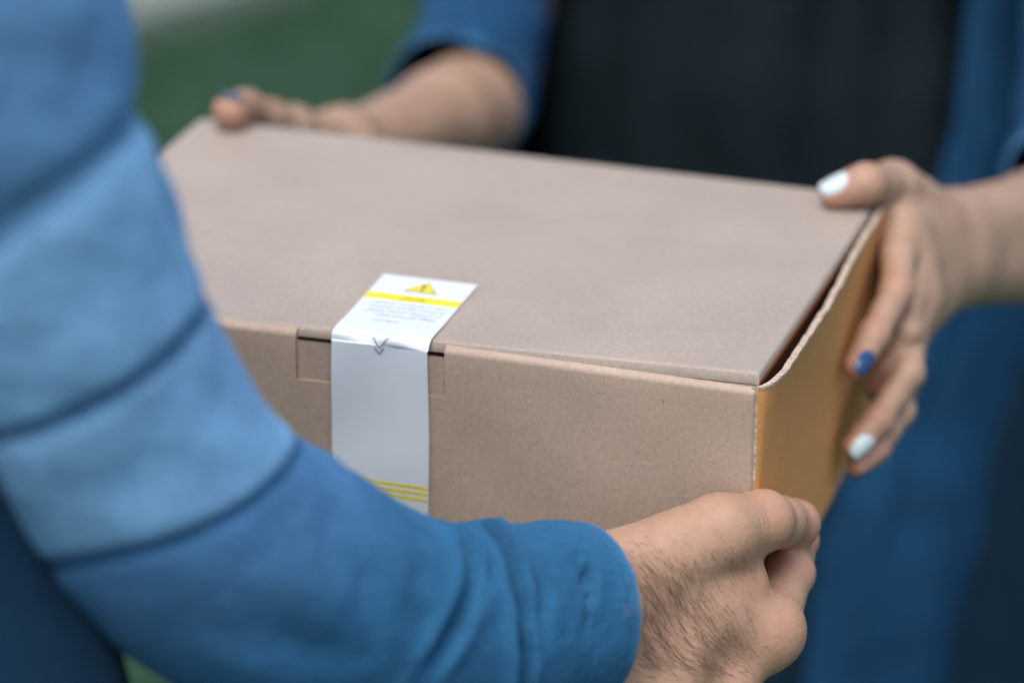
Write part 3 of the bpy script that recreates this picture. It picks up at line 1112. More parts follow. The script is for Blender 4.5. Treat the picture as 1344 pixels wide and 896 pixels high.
def loft(name, rings, mat, parent, a0=0.0, a1=2 * math.pi, nt_=96, ns=60, seed=3, crumple=0.003, hang=0.004, solid=0.0, edge=None):
    """Rings (cx, cy, z, rx, ry, power) lofted into a garment; an open arc leaves the front open."""
    S = catmull(np.array(rings, float), ns)
    full = abs(a1 - a0 - 2 * math.pi) < 1e-6
    V = np.zeros((ns, nt_, 3))
    for i in range(ns):
        cx, cy, z, rx, ry, pw = S[i]
        e0, e1 = a0, a1
        if edge is not None:
            e0, e1 = edge(z)
        ang = np.linspace(e0, e1, nt_, endpoint=not full)
        c, s = np.cos(ang), np.sin(ang)
        V[i, :, 0] = cx + rx * np.sign(c) * np.abs(c) ** (2 / pw)
        V[i, :, 1] = cy + ry * np.sign(s) * np.abs(s) ** (2 / pw)
        V[i, :, 2] = z
        cen = np.array([cx, cy, z])
    ctr = S[:, None, :3]
    nn = V - ctr
    nn[:, :, 2] = 0
    nn /= np.linalg.norm(nn, axis=2, keepdims=True) + 1e-9
    Vf = V.reshape(-1, 3)
    stretched = Vf * np.array([1, 1, 0.22])            # folds that hang down
    dsp = hang * smoothnoise(stretched, 0.035, seed, 2) + crumple * smoothnoise(Vf, 0.09, seed + 9, 2)
    Vf = Vf + nn.reshape(-1, 3) * dsp[:, None]
    uv = np.stack([np.tile(np.arange(nt_) * 0.005, ns), np.repeat(S[:, 2], nt_)], 1)
    o = mesh_obj(name, Vf, grid_faces(ns, nt_, full), mat, parent, True, None, uv)
    bm = bmesh.new()
    bm.from_mesh(o.data)
    bmesh.ops.recalc_face_normals(bm, faces=bm.faces)
    bm.to_mesh(o.data)
    bm.free()
    if solid:
        md = o.modifiers.new("thickness", 'SOLIDIFY')
        md.thickness = solid
        md.offset = -1
    return o

# ------------------------------------------------------------------ the man: right arm across the near side of the box
man = thing("person", "person in a blue long-sleeved shirt, hairy hand gripping the near box corner",
            "person", (-0.368, -0.34, 0.0))

mp_ = lambda *a: at(*a)
# joints of the right hand (wrist, knuckles, finger joints)
W = at(806, 796, 1.795)
m_idx = [at(1006, 826, 1.838), at(1038, 752, 1.872), at(1047, 708, 1.896), at(1051, 685, 1.910)]
m_mid = [at(938, 908, 1.825), at(938, 930, 1.880), at(942, 912, 1.908), at(944, 895, 1.925)]
m_rin = [at(898, 965, 1.815), at(905, 980, 1.868), at(912, 960, 1.898), at(916, 940, 1.915)]
m_pin = [at(868, 1000, 1.806), at(908, 985, 1.842), at(925, 962, 1.864), at(935, 945, 1.878)]
m_thb = [at(862, 742, 1.800), at(945, 699, 1.815), at(1001, 683, 1.832), at(1044, 687, 1.868)]

def man_hand():
    allp = np.array(m_idx + m_mid + m_rin + m_pin + m_thb + [W])
    elbow_dir = unit(at(700, 797, 1.75) - at(800, 793, 1.785))
    lo = allp.min(0) - 0.035
    hi = allp.max(0) + 0.035
    lo = np.minimum(lo, W + elbow_dir * 0.05 - 0.04)
    hi = np.maximum(hi, W + elbow_dir * 0.05 + 0.04)
    f = Field(lo, hi, 0.0010)
    fingers = f.like()
    toward = unit(CAM - W)
    for J, R in ((m_idx, (0.0128, 0.0100, 0.0092, 0.0082)), (m_mid, (0.0130, 0.0105, 0.0094, 0.0083)),
                 (m_rin, (0.0120, 0.0100, 0.0089, 0.0079)), (m_pin, (0.0110, 0.0088, 0.0079, 0.0070))):
        g = finger(f, J, R, back=unit(np.cross(J[1] - J[0], m_pin[0] - m_idx[0])) * 1.0 if False else None)
        fingers.merge(g, 0.0016)
    # wrist and palm: a fan of metacarpals
    for J, w_off, r0, r1 in ((m_idx, (0, -14), 0.0175, 0.0140), (m_mid, (0, 22), 0.0180, 0.0138), (m_rin, (-4, 52), 0.0175, 0.0130), (m_pin, (-8, 80), 0.0165, 0.0118)):
        b = W + RIGHT * w_off[0] * 0.00036 + DOWN * w_off[1] * 0.00036
        mid = (b * 0.45 + J[0] * 0.55) + toward * 0.0035
        f.cone(b, mid, r0, (r0 + r1) / 2 + 0.0008, 0.013)
        f.cone(mid, J[0], (r0 + r1) / 2 + 0.0008, r1 + 0.0006, 0.013)
    # forearm end
    fe = W + elbow_dir * 0.06
    ud = unit(at(812, 720, 1.79) - at(806, 860, 1.795))
    for s in (-1, 1):
        f.cone(W + ud * 0.0150 * s, fe + ud * 0.013 * s, 0.0185, 0.0205, 0.016)
    f.cone(W - ud * 0.024, at(850, 905, 1.80), 0.0150, 0.0150, 0.016)
    # knuckles
    for J, r in ((m_idx, 0.0104), (m_mid, 0.0108), (m_rin, 0.010)):
        f.ball(J[0] + toward * 0.0040 + unit(J[0] - W) * 0.003, r, 0.010)
    f.merge(fingers, 0.0065)
    # thumb and the muscle at its base
    th = finger(f, m_thb, (0.0185, 0.0158, 0.0132, 0.0112), 0.005, 0.0006)
    th.ball(m_thb[3] + unit(m_thb[3] - m_thb[2]) * 0.0015, 0.0112, 0.004)
    th.cone(W + ud * 0.018, m_thb[1], 0.0165, 0.0140, 0.012)
    f.merge(th, 0.009)
    # first web between thumb and index
    web = f.like()
    web.cone(m_thb[1] * 0.88 + m_thb[2] * 0.12, m_idx[0] * 0.90 + W * 0.10, 0.0085, 0.0105, 0.004)
    f.cone(m_idx[0], m_mid[0], 0.0125, 0.0125, 0.016)
    f.cone(m_idx[0] - DOWN * 0.001, m_idx[1], 0.0112, 0.0096, 0.006)
    f.cone(m_idx[0] * 0.6 + W * 0.4, m_idx[0] + DOWN * 0.003, 0.0135, 0.0106, 0.014)
    web.cone(m_thb[0] * 0.8 + m_thb[1] * 0.2, m_idx[0] * 0.45 + W * 0.55, 0.0150, 0.0150, 0.004)
    web.cone(W + toward * 0.002, m_thb[1] * 0.5 + m_idx[0] * 0.5, 0.0165, 0.0115, 0.006)
    f.merge(web, 0.010)
    # tendons and veins on the back, skin folds at the joints
    for J in (m_idx, m_mid, m_rin):
        b = W + toward * 0.0095 + (J[0] - W) * 0.30
        e = J[0] + toward * 0.0088 - (J[0] - W) * 0.08
        f.cone(b, e, 0.0024, 0.0026, 0.007)
    ud2 = unit(np.cross(unit(m_thb[2] - m_thb[1]), toward))
    for o_ in (-0.0028, -0.0002, 0.0026):                        # creases across the thumb's knuckle
        c = m_thb[2] + unit(m_thb[2] - m_thb[1]) * o_
        p1 = f.land(c + toward * 0.03 + ud2 * 0.005, -toward, 0.05)
        p2 = f.land(c + toward * 0.03 - ud2 * 0.003, -toward, 0.05)
        f.cone(p1, p2, 0.00022, 0.00016, 0.0012, None, True)
    return f

hand_f = man_hand()
pieces = [hand_f.mesh()]

# torso and legs under the clothes, all skin in one body
def coarse_body(parts, h):
    P = np.array([q for a, b, *_ in parts for q in (a, b)])
    r = max(max(p_[2], p_[3]) for p_ in parts)
    f = Field(P.min(0) - r - 0.03, P.max(0) + r + 0.03, h)
    f.d[:] = 0.3
    for a, b, ra, rb, k in parts:
        f.cone(a, b, ra, rb, k)
    return f
E_ = at(205, 636, 1.605)
SH = np.array([-0.235, -0.40, 1.46])
MC = np.array([-0.368, -0.34, 0.0])
ARM = [at(-80, -100, 1.445), at(-12, 190, 1.485), at(72, 410, 1.535), at(205, 630, 1.60), at(390, 748, 1.665), at(575, 806, 1.715), at(705, 806, 1.75), at(790, 797, 1.785)]
ARM_R = [0.030, 0.030, 0.030, 0.030, 0.029, 0.027, 0.025, 0.024]
man_parts = [(ARM[i], ARM[i + 1], ARM_R[i], ARM_R[i + 1], 0.02) for i in range(7)] + [
    (MC + [-0.0, 0, 1.00], MC + [0, 0.0, 1.38], 0.095, 0.090, 0.05),
    (MC + [-0.06, 0, 1.00], MC + [-0.08, 0, 1.36], 0.075, 0.065, 0.05), (MC + [0.06, 0, 1.00], MC + [0.08, 0, 1.36], 0.075, 0.065, 0.05),
    (MC + [-0.10, 0, 1.43], MC + [0.09, 0, 1.43], 0.040, 0.040, 0.05), (MC + [0, 0, 1.42], MC + [0, 0.02, 1.58], 0.058, 0.055, 0.04),
    (MC + [-0.09, 0, 0.95], MC + [-0.10, 0, 0.50], 0.082, 0.055, 0.04), (MC + [0.09, 0, 0.95], MC + [0.10, 0, 0.50], 0.082, 0.055, 0.04),
    (MC + [-0.10, 0, 0.50], MC + [-0.10, -0.01, 0.09], 0.055, 0.035, 0.03), (MC + [0.10, 0, 0.50], MC + [0.10, -0.01, 0.09], 0.055, 0.035, 0.03)]
pieces.append(coarse_body(man_parts, 0.009).mesh())
flush = [(m_thb[2], 0.014, 0.55), (m_thb[3], 0.016, 0.5), (m_idx[0], 0.020, 0.45), (m_idx[1], 0.016, 0.55), (m_mid[0], 0.02, 0.4), (m_idx[2], 0.02, 0.7), (m_thb[1] * 0.5 + m_idx[0] * 0.5, 0.016, 0.35), (W, 0.02, 0.3), (m_thb[1], 0.012, 0.25), (m_mid[0], 0.016, 0.45)]
man_body = body_obj(pieces, M['skin_m'], man, flush)
nail(hand_f, m_thb[2], m_thb[3], unit(RIGHT * 0.35 + FWD * 0.95 - DOWN * 0.15), 0.0112, 0.013, 0.0130, M['nail_bare'], man_body, "thumbnail", "bare unpainted thumbnail")

def arm_hair():
    """Dark fine hairs on the back of the hand and wrist, combed towards the little finger."""
    V, F = [], []
    spots = [(842, 790, 24, 50, 190, 14.0), (868, 760, 28, 34, 120, 11.0), (846, 840, 28, 40, 150, 15), (890, 795, 36, 42, 150, 12), (925, 800, 42, 42, 130, 10), (890, 855, 48, 30, 170, 15), (830, 725, 22, 26, 40, 9), (905, 735, 55, 30, 110, 7.5), (960, 830, 45, 40, 110, 8), (975, 745, 30, 30, 60, 6), (940, 870, 40, 22, 90, 12)]
    for cx, cy, sx, sy, n, ln in spots:
        for _ in range(int(n * 0.68)):
            x, y = rng.normal(cx, sx * 0.55), rng.normal(cy, sy * 0.6)
            st = at(x, y, 1.70)
            p_ = hand_f.land(st, unit(st - CAM), 0.16)
            if abs(hand_f.sample(p_)) > 0.0006:
                continue
            nrm = hand_f.grad(p_)
            d = unit(RIGHT * rng.normal(0.60, 0.13) + DOWN * rng.normal(0.80 - max(0, (y - 820) / 90), 0.13))
            d = unit(d - nrm * (d @ nrm))
            L = ln * 0.001 * rng.uniform(0.5, 1.15)
            curl = rng.normal(0, 0.24)
            sdv = np.cross(nrm, d)
            pts = []
            for k in range(5):
                t = k / 4
                q = p_ + d * L * t + sdv * curl * L * t * t * 0.5 + nrm * (0.0010 * math.sin(t * 2.4) + L * 0.10 * t)
                pts.append(q)
            b = len(V)
            r0 = 0.000050 * rng.uniform(0.7, 1.3)
            for k, q in enumerate(pts):
                r = r0 * (1 - 0.75 * k / 4)
                V += [q + nrm * r, q + sdv * r - nrm * r * 0.5, q - sdv * r - nrm * r * 0.5]
            F += [tuple(b + z for z in f) for f in grid_faces(5, 3, True)]
    o = mesh_obj("arm_hair", V, F, M['hair'], man_body, True)
    o['kind'] = 'stuff'
arm_hair()

# the right sleeve
arm_path = [np.array([-0.325, -0.352, 1.462]), np.array([-0.262, -0.362, 1.452]), at(-62, -60, 1.450), at(-12, 190, 1.485), at(72, 412, 1.535), at(196, 640, 1.60), at(385, 784, 1.665), at(560, 830, 1.715), at(690, 809, 1.752), at(772, 797, 1.772)]
arm_rad = [0.046, 0.060, 0.0605, 0.0595, 0.059, 0.0595, 0.0575, 0.0485, 0.0422, 0.0398]
man_rings = [
    ([(-60, 345), (30, 290), (110, 225), (175, 165)], 0.0080, 0.0040, 0.45),
    ([(-40, 578), (60, 560), (150, 513), (230, 452), (265, 415)], 0.0046, 0.0022, 0.9),
    ([(40, 745), (120, 742), (220, 715), (320, 655), (395, 600)], 0.0046, 0.0022, 0.95),
]
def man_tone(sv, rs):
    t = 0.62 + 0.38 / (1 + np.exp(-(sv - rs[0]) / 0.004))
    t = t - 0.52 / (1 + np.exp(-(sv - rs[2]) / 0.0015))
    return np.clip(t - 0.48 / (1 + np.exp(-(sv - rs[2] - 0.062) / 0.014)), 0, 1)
man_folds = [
    ([(205, 235), (236, 310), (258, 365)], 0.0060, 0.0090),
    ([(455, 612), (500, 640), (530, 670)], 0.0050, 0.0090),
    ([(591, 668), (626, 684), (654, 711), (669, 740), (677, 769), (686, 800), (689, 834), (688, 870), (680, 905), (668, 930)], 0.0034, 0.0150, 0.26),
    ([(569, 676), (597, 697), (616, 734), (620, 769), (609, 800), (589, 834), (569, 869), (551, 894)], 0.0042, 0.0105),
    ([(764, 738), (768, 750), (769, 778)], 0.0032, 0.0170, 0.08),
    ([(769, 768), (771, 800), (771, 838)], 0.0022, 0.0016),
    ([(711, 748), (712, 785), (706, 845)], 0.0044, 0.0050),
    ([(546, 715), (552, 760), (548, 805)], 0.0060, 0.0040),
    ([(740, 702), (768, 722), (790, 730)], 0.0030, 0.0014),
    ([(445, 700), (480, 760), (470, 840)], 0.0080, 0.0050),
    ([(20, 420), (100, 400), (190, 345)], 0.0120, 0.0030), ([(60, 690), (150, 640), (240, 560)], 0.0130, 0.0028), ([(260, 470), (285, 520), (330, 570)], 0.0090, 0.0030), ([(630, 700), (640, 760), (628, 820)], 0.0030, 0.0022), ([(800, 720), (812, 760), (812, 800)], 0.0050, 0.0012),
    ([(60, 120), (120, 80), (150, 30)], 0.0110, 0.0035),
    ([(300, 800), (420, 860), (480, 900)], 0.010, 0.0040),
]
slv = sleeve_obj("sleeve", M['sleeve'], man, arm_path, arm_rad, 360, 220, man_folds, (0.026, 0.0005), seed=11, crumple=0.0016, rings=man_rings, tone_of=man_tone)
slv['label'] = "crumpled blue right sleeve ending in a stitched cuff"

def cuff_stitching(sleeve, nt_, ns):
    """Short threads sewn round the cuff, a little way in from its edge, and one bar tack."""
    off = np.array(world_loc(man))
    Vv = np.array([v.co[:] for v in sleeve.data.vertices]).reshape(-1, nt_, 3) + off
    ring = Vv[:ns]
    Ls = np.r_[0, np.cumsum(np.linalg.norm(np.diff(ring.mean(1), axis=0), axis=1))]
    row = int(np.argmin(np.abs(Ls[-1] - Ls - 0.0042)))
    cen = ring[row].mean(0)
    V, F = [], []
    def thread(a, b, r):
        out = unit((a + b) / 2 - cen)
        dn = unit(b - a)
        sd_ = np.cross(out, dn)
        k0 = len(V)
        for q, h in ((a, 0.0), ((a + b) / 2, 0.00035), (b, 0.0)):
            q = q + out * (h + 0.00005)
            V.extend([q + out * r, q + sd_ * r, q - sd_ * r])
        F.extend([tuple(z + k0 for z in f) for f in grid_faces(3, 3, True)])
    for k in range(0, nt_, 3):
        thread(ring[row][k], ring[row][(k + 2) % nt_], 0.00022)
    px, py, _ = to_px(ring[row])
    k0 = int(np.argmin((px - 838) ** 2 + (py - 791) ** 2))
    for q in range(5):
        col = (k0 + q) % nt_
        thread(ring[row - 6][col], ring[-2][col], 0.00026)
    mesh_obj("stitching", V, F, M['thread'], sleeve, True)
cuff_stitching(slv, 220, 360)

# his shirt, trousers and shoes
mx, my = MC[0], MC[1]
loft("shirt", [(mx, my, 0.80, 0.205, 0.150, 2.3), (mx, my, 0.95, 0.200, 0.142, 2.3), (mx, my, 1.06, 0.175, 0.130, 2.3), (mx, my, 1.16, 0.145, 0.120, 2.3), (mx, my, 1.28, 0.138, 0.125, 2.3), (mx, my, 1.38, 0.140, 0.115, 2.2), (mx, my, 1.46, 0.125, 0.085, 2.1), (mx, my + 0.01, 1.52, 0.075, 0.07, 2.0)], M['shirt'], man, seed=21, solid=0.002)
slv2_path = [(mx - 0.07, my, 1.462), (mx - 0.14, my, 1.452), (mx - 0.20, my, 1.40), (mx - 0.235, my + 0.01, 1.34), (mx - 0.245, my + 0.02, 1.22), (mx - 0.235, my + 0.07, 1.12), (mx - 0.19, my + 0.16, 1.05), (mx - 0.125, my + 0.26, 1.01), (mx - 0.07, my + 0.33, 0.995)]
o = sleeve_obj("sleeve", M['sleeve'], man, [np.array(q) for q in slv2_path], [0.046, 0.058, 0.060, 0.060, 0.058, 0.054, 0.047, 0.041, 0.039], 130, 90, (), (0.026, 0.0011), seed=31)
o['label'] = "blue left sleeve on the far side of the body"
for s in (-1, 1):
    loft("trouser_leg", [(mx + s * 0.095, my, 0.96, 0.105, 0.118, 2.2), (mx + s * 0.10, my, 0.80, 0.10, 0.11, 2.1), (mx + s * 0.10, my, 0.50, 0.08, 0.085, 2.0), (mx + s * 0.10, my - 0.01, 0.08, 0.07, 0.075, 2.0)], M['trousers'], man, seed=40 + s, nt_=48, ns=40)
def shoe(cx, cy, parent, fw):
    f = Field((cx - 0.07, cy - 0.22, -0.005), (cx + 0.07, cy + 0.22, 0.13), 0.005)
    f.cone((cx, cy - fw * 0.05, 0.045), (cx, cy + fw * 0.15, 0.032), 0.042, 0.036, 0.02)
    f.cone((cx, cy - fw * 0.03, 0.09), (cx, cy, 0.06), 0.04, 0.04, 0.02)
    P_, Q_ = f.mesh()
    P_[:, 2] = np.maximum(P_[:, 2], 0.003)
    mesh_obj("shoe", P_, Q_, M['shoe'], parent)
for s in (-1, 1):
    shoe(mx + s * 0.10, my, man, 1)

# ------------------------------------------------------------------ the woman: both hands on the far side of the box
WX, WY = -0.195, 0.865
woman = thing("person", "person with painted nails, open denim shirt over a black top, behind the box",
              "person", (WX, WY, 0.0))

def rx(x, y, xv):
    return on_plane(x, y, 0, xv)
# her left hand, flat along the open side panel
w_idx = [at(1180, 300, 2.060), at(1177, 382, 2.024), at(1147, 440, 2.002), at(1124, 480, 1.988)]
w_mid = [at(1192, 342, 2.062), at(1188, 435, 2.034), at(1167, 484, 2.034), at(1150, 508, 2.038)]
w_rin = [at(1199, 388, 2.060), at(1191, 490, 2.028), at(1152, 552, 2.014), at(1122, 586, 2.008)]
w_pin = [at(1195, 432, 2.058), at(1181, 540, 2.032), at(1150, 588, 2.022), at(1126, 611, 2.016)]
WW = at(1250, 326, 2.128)
w_thb = [at(1214, 290, 2.100), at(1172, 248, 2.074), on_plane(1137, 241, 2, 1.1135), on_plane(1097, 253, 2, 1.1085)]
FE = at(1362, 312, 2.215)
EL = at(1440, 262, 2.36)

def woman_left():
    allp = np.array(w_idx + w_mid + w_rin + w_pin + w_thb + [WW, FE, EL])
    f = Field(allp.min(0) - 0.05, allp.max(0) + 0.05, 0.0011)
    fingers = f.like()
    for J, R in ((w_idx, (0.0108, 0.0085, 0.0077, 0.0070)), (w_mid, (0.0108, 0.0086, 0.0078, 0.0070)),
                 (w_rin, (0.0102, 0.0083, 0.0075, 0.0068)), (w_pin, (0.0092, 0.0074, 0.0067, 0.0061))):
        fingers.merge(finger(f, J, R, 0.003, 0.0005), 0.0012)
    for J, dy, r1 in ((w_idx, -26, 0.0125), (w_mid, -8, 0.0125), (w_rin, 12, 0.0120), (w_pin, 30, 0.0110)):
        b = WW + DOWN * dy * 0.00042
        f.cone(b, J[0], 0.0155, r1, 0.016)
    f.cone(WW + DOWN * 0.012, FE + DOWN * 0.012, 0.0200, 0.0255, 0.014)
    f.cone(WW - DOWN * 0.012, FE - DOWN * 0.012, 0.0200, 0.0255, 0.014)
    f.cone(FE, EL, 0.0350, 0.0400, 0.014)
    for J in (w_idx, w_mid, w_rin):
        f.ball(J[0] + np.array([0.002, 0, 0]), 0.0105, 0.012)
    f.merge(fingers, 0.005)
    th = finger(f, w_thb, (0.0165, 0.0125, 0.0098, 0.0086), 0.004, 0.0005)
    th.cone(WW - DOWN * 0.010, w_thb[1], 0.0165, 0.0130, 0.010)
    f.merge(th, 0.007)
    web = f.like()
    web.cone(w_thb[0] * 0.4 + w_thb[1] * 0.6, w_idx[0] * 0.85 + WW * 0.15, 0.0085, 0.0095, 0.004)
    f.merge(web, 0.008)
    return f
wl_f = woman_left()

# her right hand: thumb on the lid at the far corner, fingers down the left panel
LXP = -BW - 0.0015
r_thb = [at(432, 196, 2.235), at(385, 168, 2.205), at(322, 143, 2.170), on_plane(302, 146, 2, 1.1108)]
RW = at(452, 205, 2.285)
r_idx = [np.array([LXP - 0.014, 0.300, 1.066]), np.array([LXP - 0.016, 0.258, 1.062]), np.array([LXP - 0.010, 0.234, 1.056]), np.array([LXP - 0.0085, 0.218, 1.050])]
r_mid = [np.array([LXP - 0.014, 0.304, 1.046]), np.array([LXP - 0.016, 0.258, 1.040]), np.array([LXP - 0.010, 0.232, 1.034]), np.array([LXP - 0.0085, 0.214, 1.029])]
r_rin = [np.array([LXP - 0.014, 0.308, 1.026]), np.array([LXP - 0.016, 0.264, 1.019]), np.array([LXP - 0.010, 0.240, 1.012]), np.array([LXP - 0.0085, 0.223, 1.007])]
r_pin = [np.array([LXP - 0.020, 0.312, 1.008]), np.array([LXP - 0.015, 0.276, 1.000]), np.array([LXP - 0.009, 0.256, 0.994]), np.array([LXP - 0.0075, 0.243, 0.990])]
RF = at(582, 156, 2.42)
RE = at(645, 85, 2.57)
def woman_right():
    allp = np.array(r_idx + r_mid + r_rin + r_pin + r_thb + [RW, RF, RE])
    f = Field(allp.min(0) - 0.055, allp.max(0) + 0.055, 0.0016)
    fingers = f.like()
    for J, R in ((r_idx, (0.0108, 0.0085, 0.0077, 0.0070)), (r_mid, (0.0108, 0.0086, 0.0078, 0.0070)),
                 (r_rin, (0.0102, 0.0083, 0.0075, 0.0068)), (r_pin, (0.0092, 0.0074, 0.0067, 0.0061))):
        fingers.merge(finger(f, J, R, 0.003, 0.0005), 0.0012)
    for i, (J, r1) in enumerate(((r_idx, 0.0125), (r_mid, 0.0125), (r_rin, 0.0120), (r_pin, 0.0110))):
        f.cone(RW + np.array([0, 0, 0.014 - 0.010 * i]), J[0], 0.0160, r1, 0.011)
    f.cone(RW, RF, 0.0235, 0.0305, 0.014)
    f.cone(RF, at(615, 142, 2.46), 0.0305, 0.0325, 0.014)
    f.cone(at(615, 142, 2.46), RE, 0.0325, 0.0335, 0.014)
    f.merge(fingers, 0.005)
    th = finger(f, r_thb, (0.0165, 0.0120, 0.0096, 0.0100), 0.004, 0.0005)
    f.merge(th, 0.007)
    return f
wr_f = woman_right()
WC = np.array([WX, WY, 0.0])
RS = np.array([WX - 0.185, WY - 0.01, 1.335])
LS = np.array([WX + 0.185, WY - 0.01, 1.335])
woman_parts = [
    (WC + [0, 0, 0.92], WC + [0, 0, 1.28], 0.095, 0.095, 0.05), (WC + [-0.05, 0, 0.92], WC + [-0.06, 0, 1.26], 0.085, 0.08, 0.05), (WC + [0.05, 0, 0.92], WC + [0.06, 0, 1.26], 0.085, 0.08, 0.05),
    (WC + [-0.14, 0, 1.32], WC + [0.14, 0, 1.32], 0.045, 0.045, 0.05), (WC + [0, 0, 1.30], WC + [0, -0.01, 1.45], 0.048, 0.045, 0.04),
    (RS + [0.02, 0, 0], at(668, -150, 2.62), 0.033, 0.033, 0.03), (at(668, -150, 2.62), at(646, 0, 2.60), 0.033, 0.033, 0.03), (at(646, 0, 2.60), RE, 0.033, 0.033, 0.03),
    (LS - [0.02, 0, 0], at(1458, -140, 2.50), 0.034, 0.034, 0.03), (at(1458, -140, 2.50), at(1456, 60, 2.45), 0.034, 0.034, 0.03), (at(1456, 60, 2.45), EL, 0.034, 0.034, 0.03),
    (WC + [-0.08, 0, 0.86], WC + [-0.085, 0, 0.46], 0.078, 0.05, 0.04), (WC + [0.08, 0, 0.86], WC + [0.085, 0, 0.46], 0.078, 0.05, 0.04),
    (WC + [-0.085, 0, 0.46], WC + [-0.085, 0.01, 0.09], 0.05, 0.032, 0.03), (WC + [0.085, 0, 0.46], WC + [0.085, 0.01, 0.09], 0.05, 0.032, 0.03)]
flush = [(q[2], 0.012, 0.45) for q in (w_idx, w_mid, w_rin, w_pin)] + [(q[3], 0.012, 0.7) for q in (w_idx, w_mid, w_rin, w_pin, w_thb, r_thb)] + [(w_thb[2], 0.012, 0.5), (w_idx[1], 0.012, 0.35), (r_thb[2], 0.014, 0.4)]
w_body = body_obj([wl_f.mesh(), wr_f.mesh(), coarse_body(woman_parts, 0.009).mesh()], M['skin_w'], woman, flush)

nail(wl_f, w_thb[2], w_thb[3], np.array([0.10, -0.35, 1.0]), 0.0086, 0.0150, 0.0132, M['nail_white'], w_body, "thumbnail", "glossy white thumbnail of the hand at the open side panel")
nail(wl_f, w_idx[2], w_idx[3], np.array([0.62, -0.72, 0.05]), 0.0070, 0.0135, 0.0116, M['nail_blue'], w_body, "fingernail", "dark blue nail of the top finger on the side panel")
nail(wl_f, w_mid[2], w_mid[3], np.array([0.75, -0.55, -0.10]), 0.0070, 0.0105, 0.0100, M['nail_blue'], w_body, "fingernail", "dark blue nail of the tucked finger on the side panel")
nail(wl_f, w_rin[2], w_rin[3], np.array([0.66, -0.72, 0.05]), 0.0068, 0.0135, 0.0112, M['nail_white'], w_body, "fingernail", "white nail of the lower finger on the side panel")
nail(wl_f, w_pin[2], w_pin[3], np.array([0.35, -0.30, -0.9]), 0.0061, 0.0095, 0.0088, M['nail_blue'], w_body, "fingernail", "dark blue nail of the lowest finger on the side panel")
nail(wr_f, r_thb[2], r_thb[3], np.array([0.10, -0.60, 0.75]), 0.0100, 0.0125, 0.0130, M['nail_violet'], w_body, "thumbnail", "pale violet thumbnail of the hand at the far corner")
for J, r_ in ((r_idx, 0.0070), (r_mid, 0.0070), (r_rin, 0.0068), (r_pin, 0.0061)):
    nail(wr_f, J[2], J[3], np.array([-1.0, -0.2, 0.1]), r_, 0.0105, 0.0098, M['nail_blue'], w_body, "fingernail", "dark blue nail on the far left panel")

# black top, open denim shirt with rolled sleeves, trousers, shoes
loft("black_top", [(WX, WY, 0.90, 0.168, 0.126, 2.2), (WX, WY, 0.98, 0.166, 0.124, 2.2), (WX, WY, 1.05, 0.158, 0.118, 2.2), (WX, WY, 1.18, 0.162, 0.125, 2.2), (WX, WY, 1.28, 0.150, 0.11, 2.1), (WX, WY, 1.34, 0.12, 0.075, 2.0)], M['black'], woman, seed=51, hang=0.012, crumple=0.004, nt_=180, ns=80)
loft("skirt", [(WX, WY, 0.16, 0.350, 0.200, 2.2), (WX, WY, 0.40, 0.325, 0.180, 2.2), (WX, WY, 0.66, 0.280, 0.160, 2.2), (WX, WY, 0.84, 0.205, 0.130, 2.2), (WX, WY, 0.93, 0.150, 0.105, 2.2)], M['skirt'], woman, seed=55, hang=0.010, crumple=0.004, nt_=180, ns=60)

def front_edges(z):
    """Angles where the open shirt ends at the front (front is -y)."""
    xr = float(np.interp(z, [0.3, 0.69, 0.81, 0.97, 1.09, 1.3], [0.070, 0.085, 0.118, 0.146, 0.153, 0.140]))
    rz = float(np.interp(z, [0.34, 0.55, 0.78, 0.95, 1.10, 1.22, 1.31, 1.37], [0.225, 0.222, 0.215, 0.198, 0.180, 0.182, 0.175, 0.14]))
    a_r = math.acos(min(1.0, xr / rz) ** 1.15)
    a_l = math.acos(-min(1.0, 0.152 / rz) ** 1.15)
    return -a_r, 2 * math.pi - a_l                # from the right front edge round the back to the left one
loft("denim_shirt", [(WX, WY, 0.34, 0.225, 0.225, 2.3), (WX, WY, 0.55, 0.222, 0.205, 2.3), (WX, WY, 0.78, 0.215, 0.180, 2.3), (WX, WY, 0.95, 0.198, 0.155, 2.3), (WX, WY, 1.10, 0.180, 0.140, 2.3), (WX, WY, 1.22, 0.182, 0.140, 2.3), (WX, WY, 1.31, 0.175, 0.115, 2.2), (WX, WY, 1.37, 0.12, 0.085, 2.0)], M['wshirt'], woman, edge=front_edges, a0=-1.1, a1=5.0, seed=61, hang=0.010, crumple=0.006, nt_=200, ns=100, solid=0.0022)

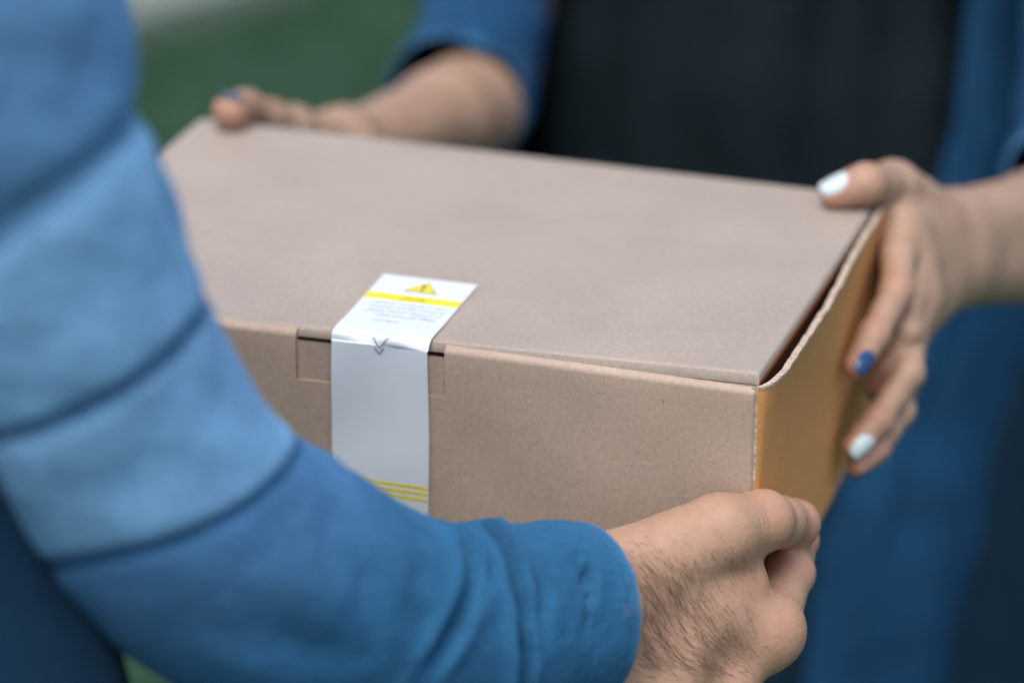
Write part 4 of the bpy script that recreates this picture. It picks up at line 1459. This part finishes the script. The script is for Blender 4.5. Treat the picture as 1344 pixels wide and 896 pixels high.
SHR = [(WX, WY, 0.34, 0.225, 0.225, 2.3), (WX, WY, 0.55, 0.222, 0.205, 2.3), (WX, WY, 0.78, 0.215, 0.180, 2.3), (WX, WY, 0.95, 0.198, 0.155, 2.3), (WX, WY, 1.10, 0.180, 0.140, 2.3), (WX, WY, 1.22, 0.182, 0.140, 2.3), (WX, WY, 1.31, 0.175, 0.115, 2.2)]
SHP = [(a, b, c, d + 0.0042, e + 0.0042, f) for a, b, c, d, e, f in SHR]
loft("placket", SHP, M['wshirt'], woman, edge=lambda z: (front_edges(z)[0] - 0.004, front_edges(z)[0] + 0.17), a0=-1, a1=0, seed=61, hang=0.010, crumple=0.006, nt_=14, ns=100, solid=0.003)
loft("placket", SHP, M['wshirt'], woman, edge=lambda z: (front_edges(z)[1] - 0.17, front_edges(z)[1] + 0.004), a0=-1, a1=0, seed=61, hang=0.010, crumple=0.006, nt_=14, ns=100, solid=0.003)
rs_path = [RS + [0.10, 0, 0.035], RS + [0.035, 0, 0.025], RS + [-0.012, -0.02, -0.06], at(668, -150, 2.62), at(644, -20, 2.60), at(630, 66, 2.545), at(600, 136, 2.455)]
o = sleeve_obj("rolled_sleeve", M['wshirt'], woman, rs_path, [0.040, 0.052, 0.054, 0.047, 0.0435, 0.0425, 0.0425], 120, 110,
               [([(560, 30), (620, 60), (700, 110)], 0.007, 0.005), ([(600, -20), (660, 20), (715, 80)], 0.008, 0.006)], (0.036, 0.0038), seed=71, crumple=0.003)
o['label'] = "denim sleeve rolled to the elbow, on the arm reaching to the far corner"
ls_path = [LS + [-0.10, 0, 0.035], LS + [-0.035, 0, 0.025], LS + [0.015, -0.03, -0.07], at(1458, -140, 2.50), at(1458, 20, 2.46), at(1450, 150, 2.41), at(1433, 262, 2.31)]
o = sleeve_obj("rolled_sleeve", M['wshirt'], woman, ls_path, [0.040, 0.055, 0.058, 0.056, 0.054, 0.052, 0.050], 120, 110, (), (0.036, 0.0038), seed=73, crumple=0.004)
o['label'] = "denim sleeve rolled to the elbow, on the arm at the open side panel"
for s in (-1, 1):
    loft("trouser_leg", [(WX + s * 0.08, WY, 0.90, 0.095, 0.115, 2.2), (WX + s * 0.085, WY, 0.74, 0.09, 0.10, 2.1), (WX + s * 0.085, WY, 0.46, 0.07, 0.075, 2.0), (WX + s * 0.085, WY + 0.01, 0.08, 0.06, 0.065, 2.0)], M['trousers'], woman, seed=80 + s, nt_=48, ns=40)
    shoe(WX + s * 0.085, WY, woman, -1)
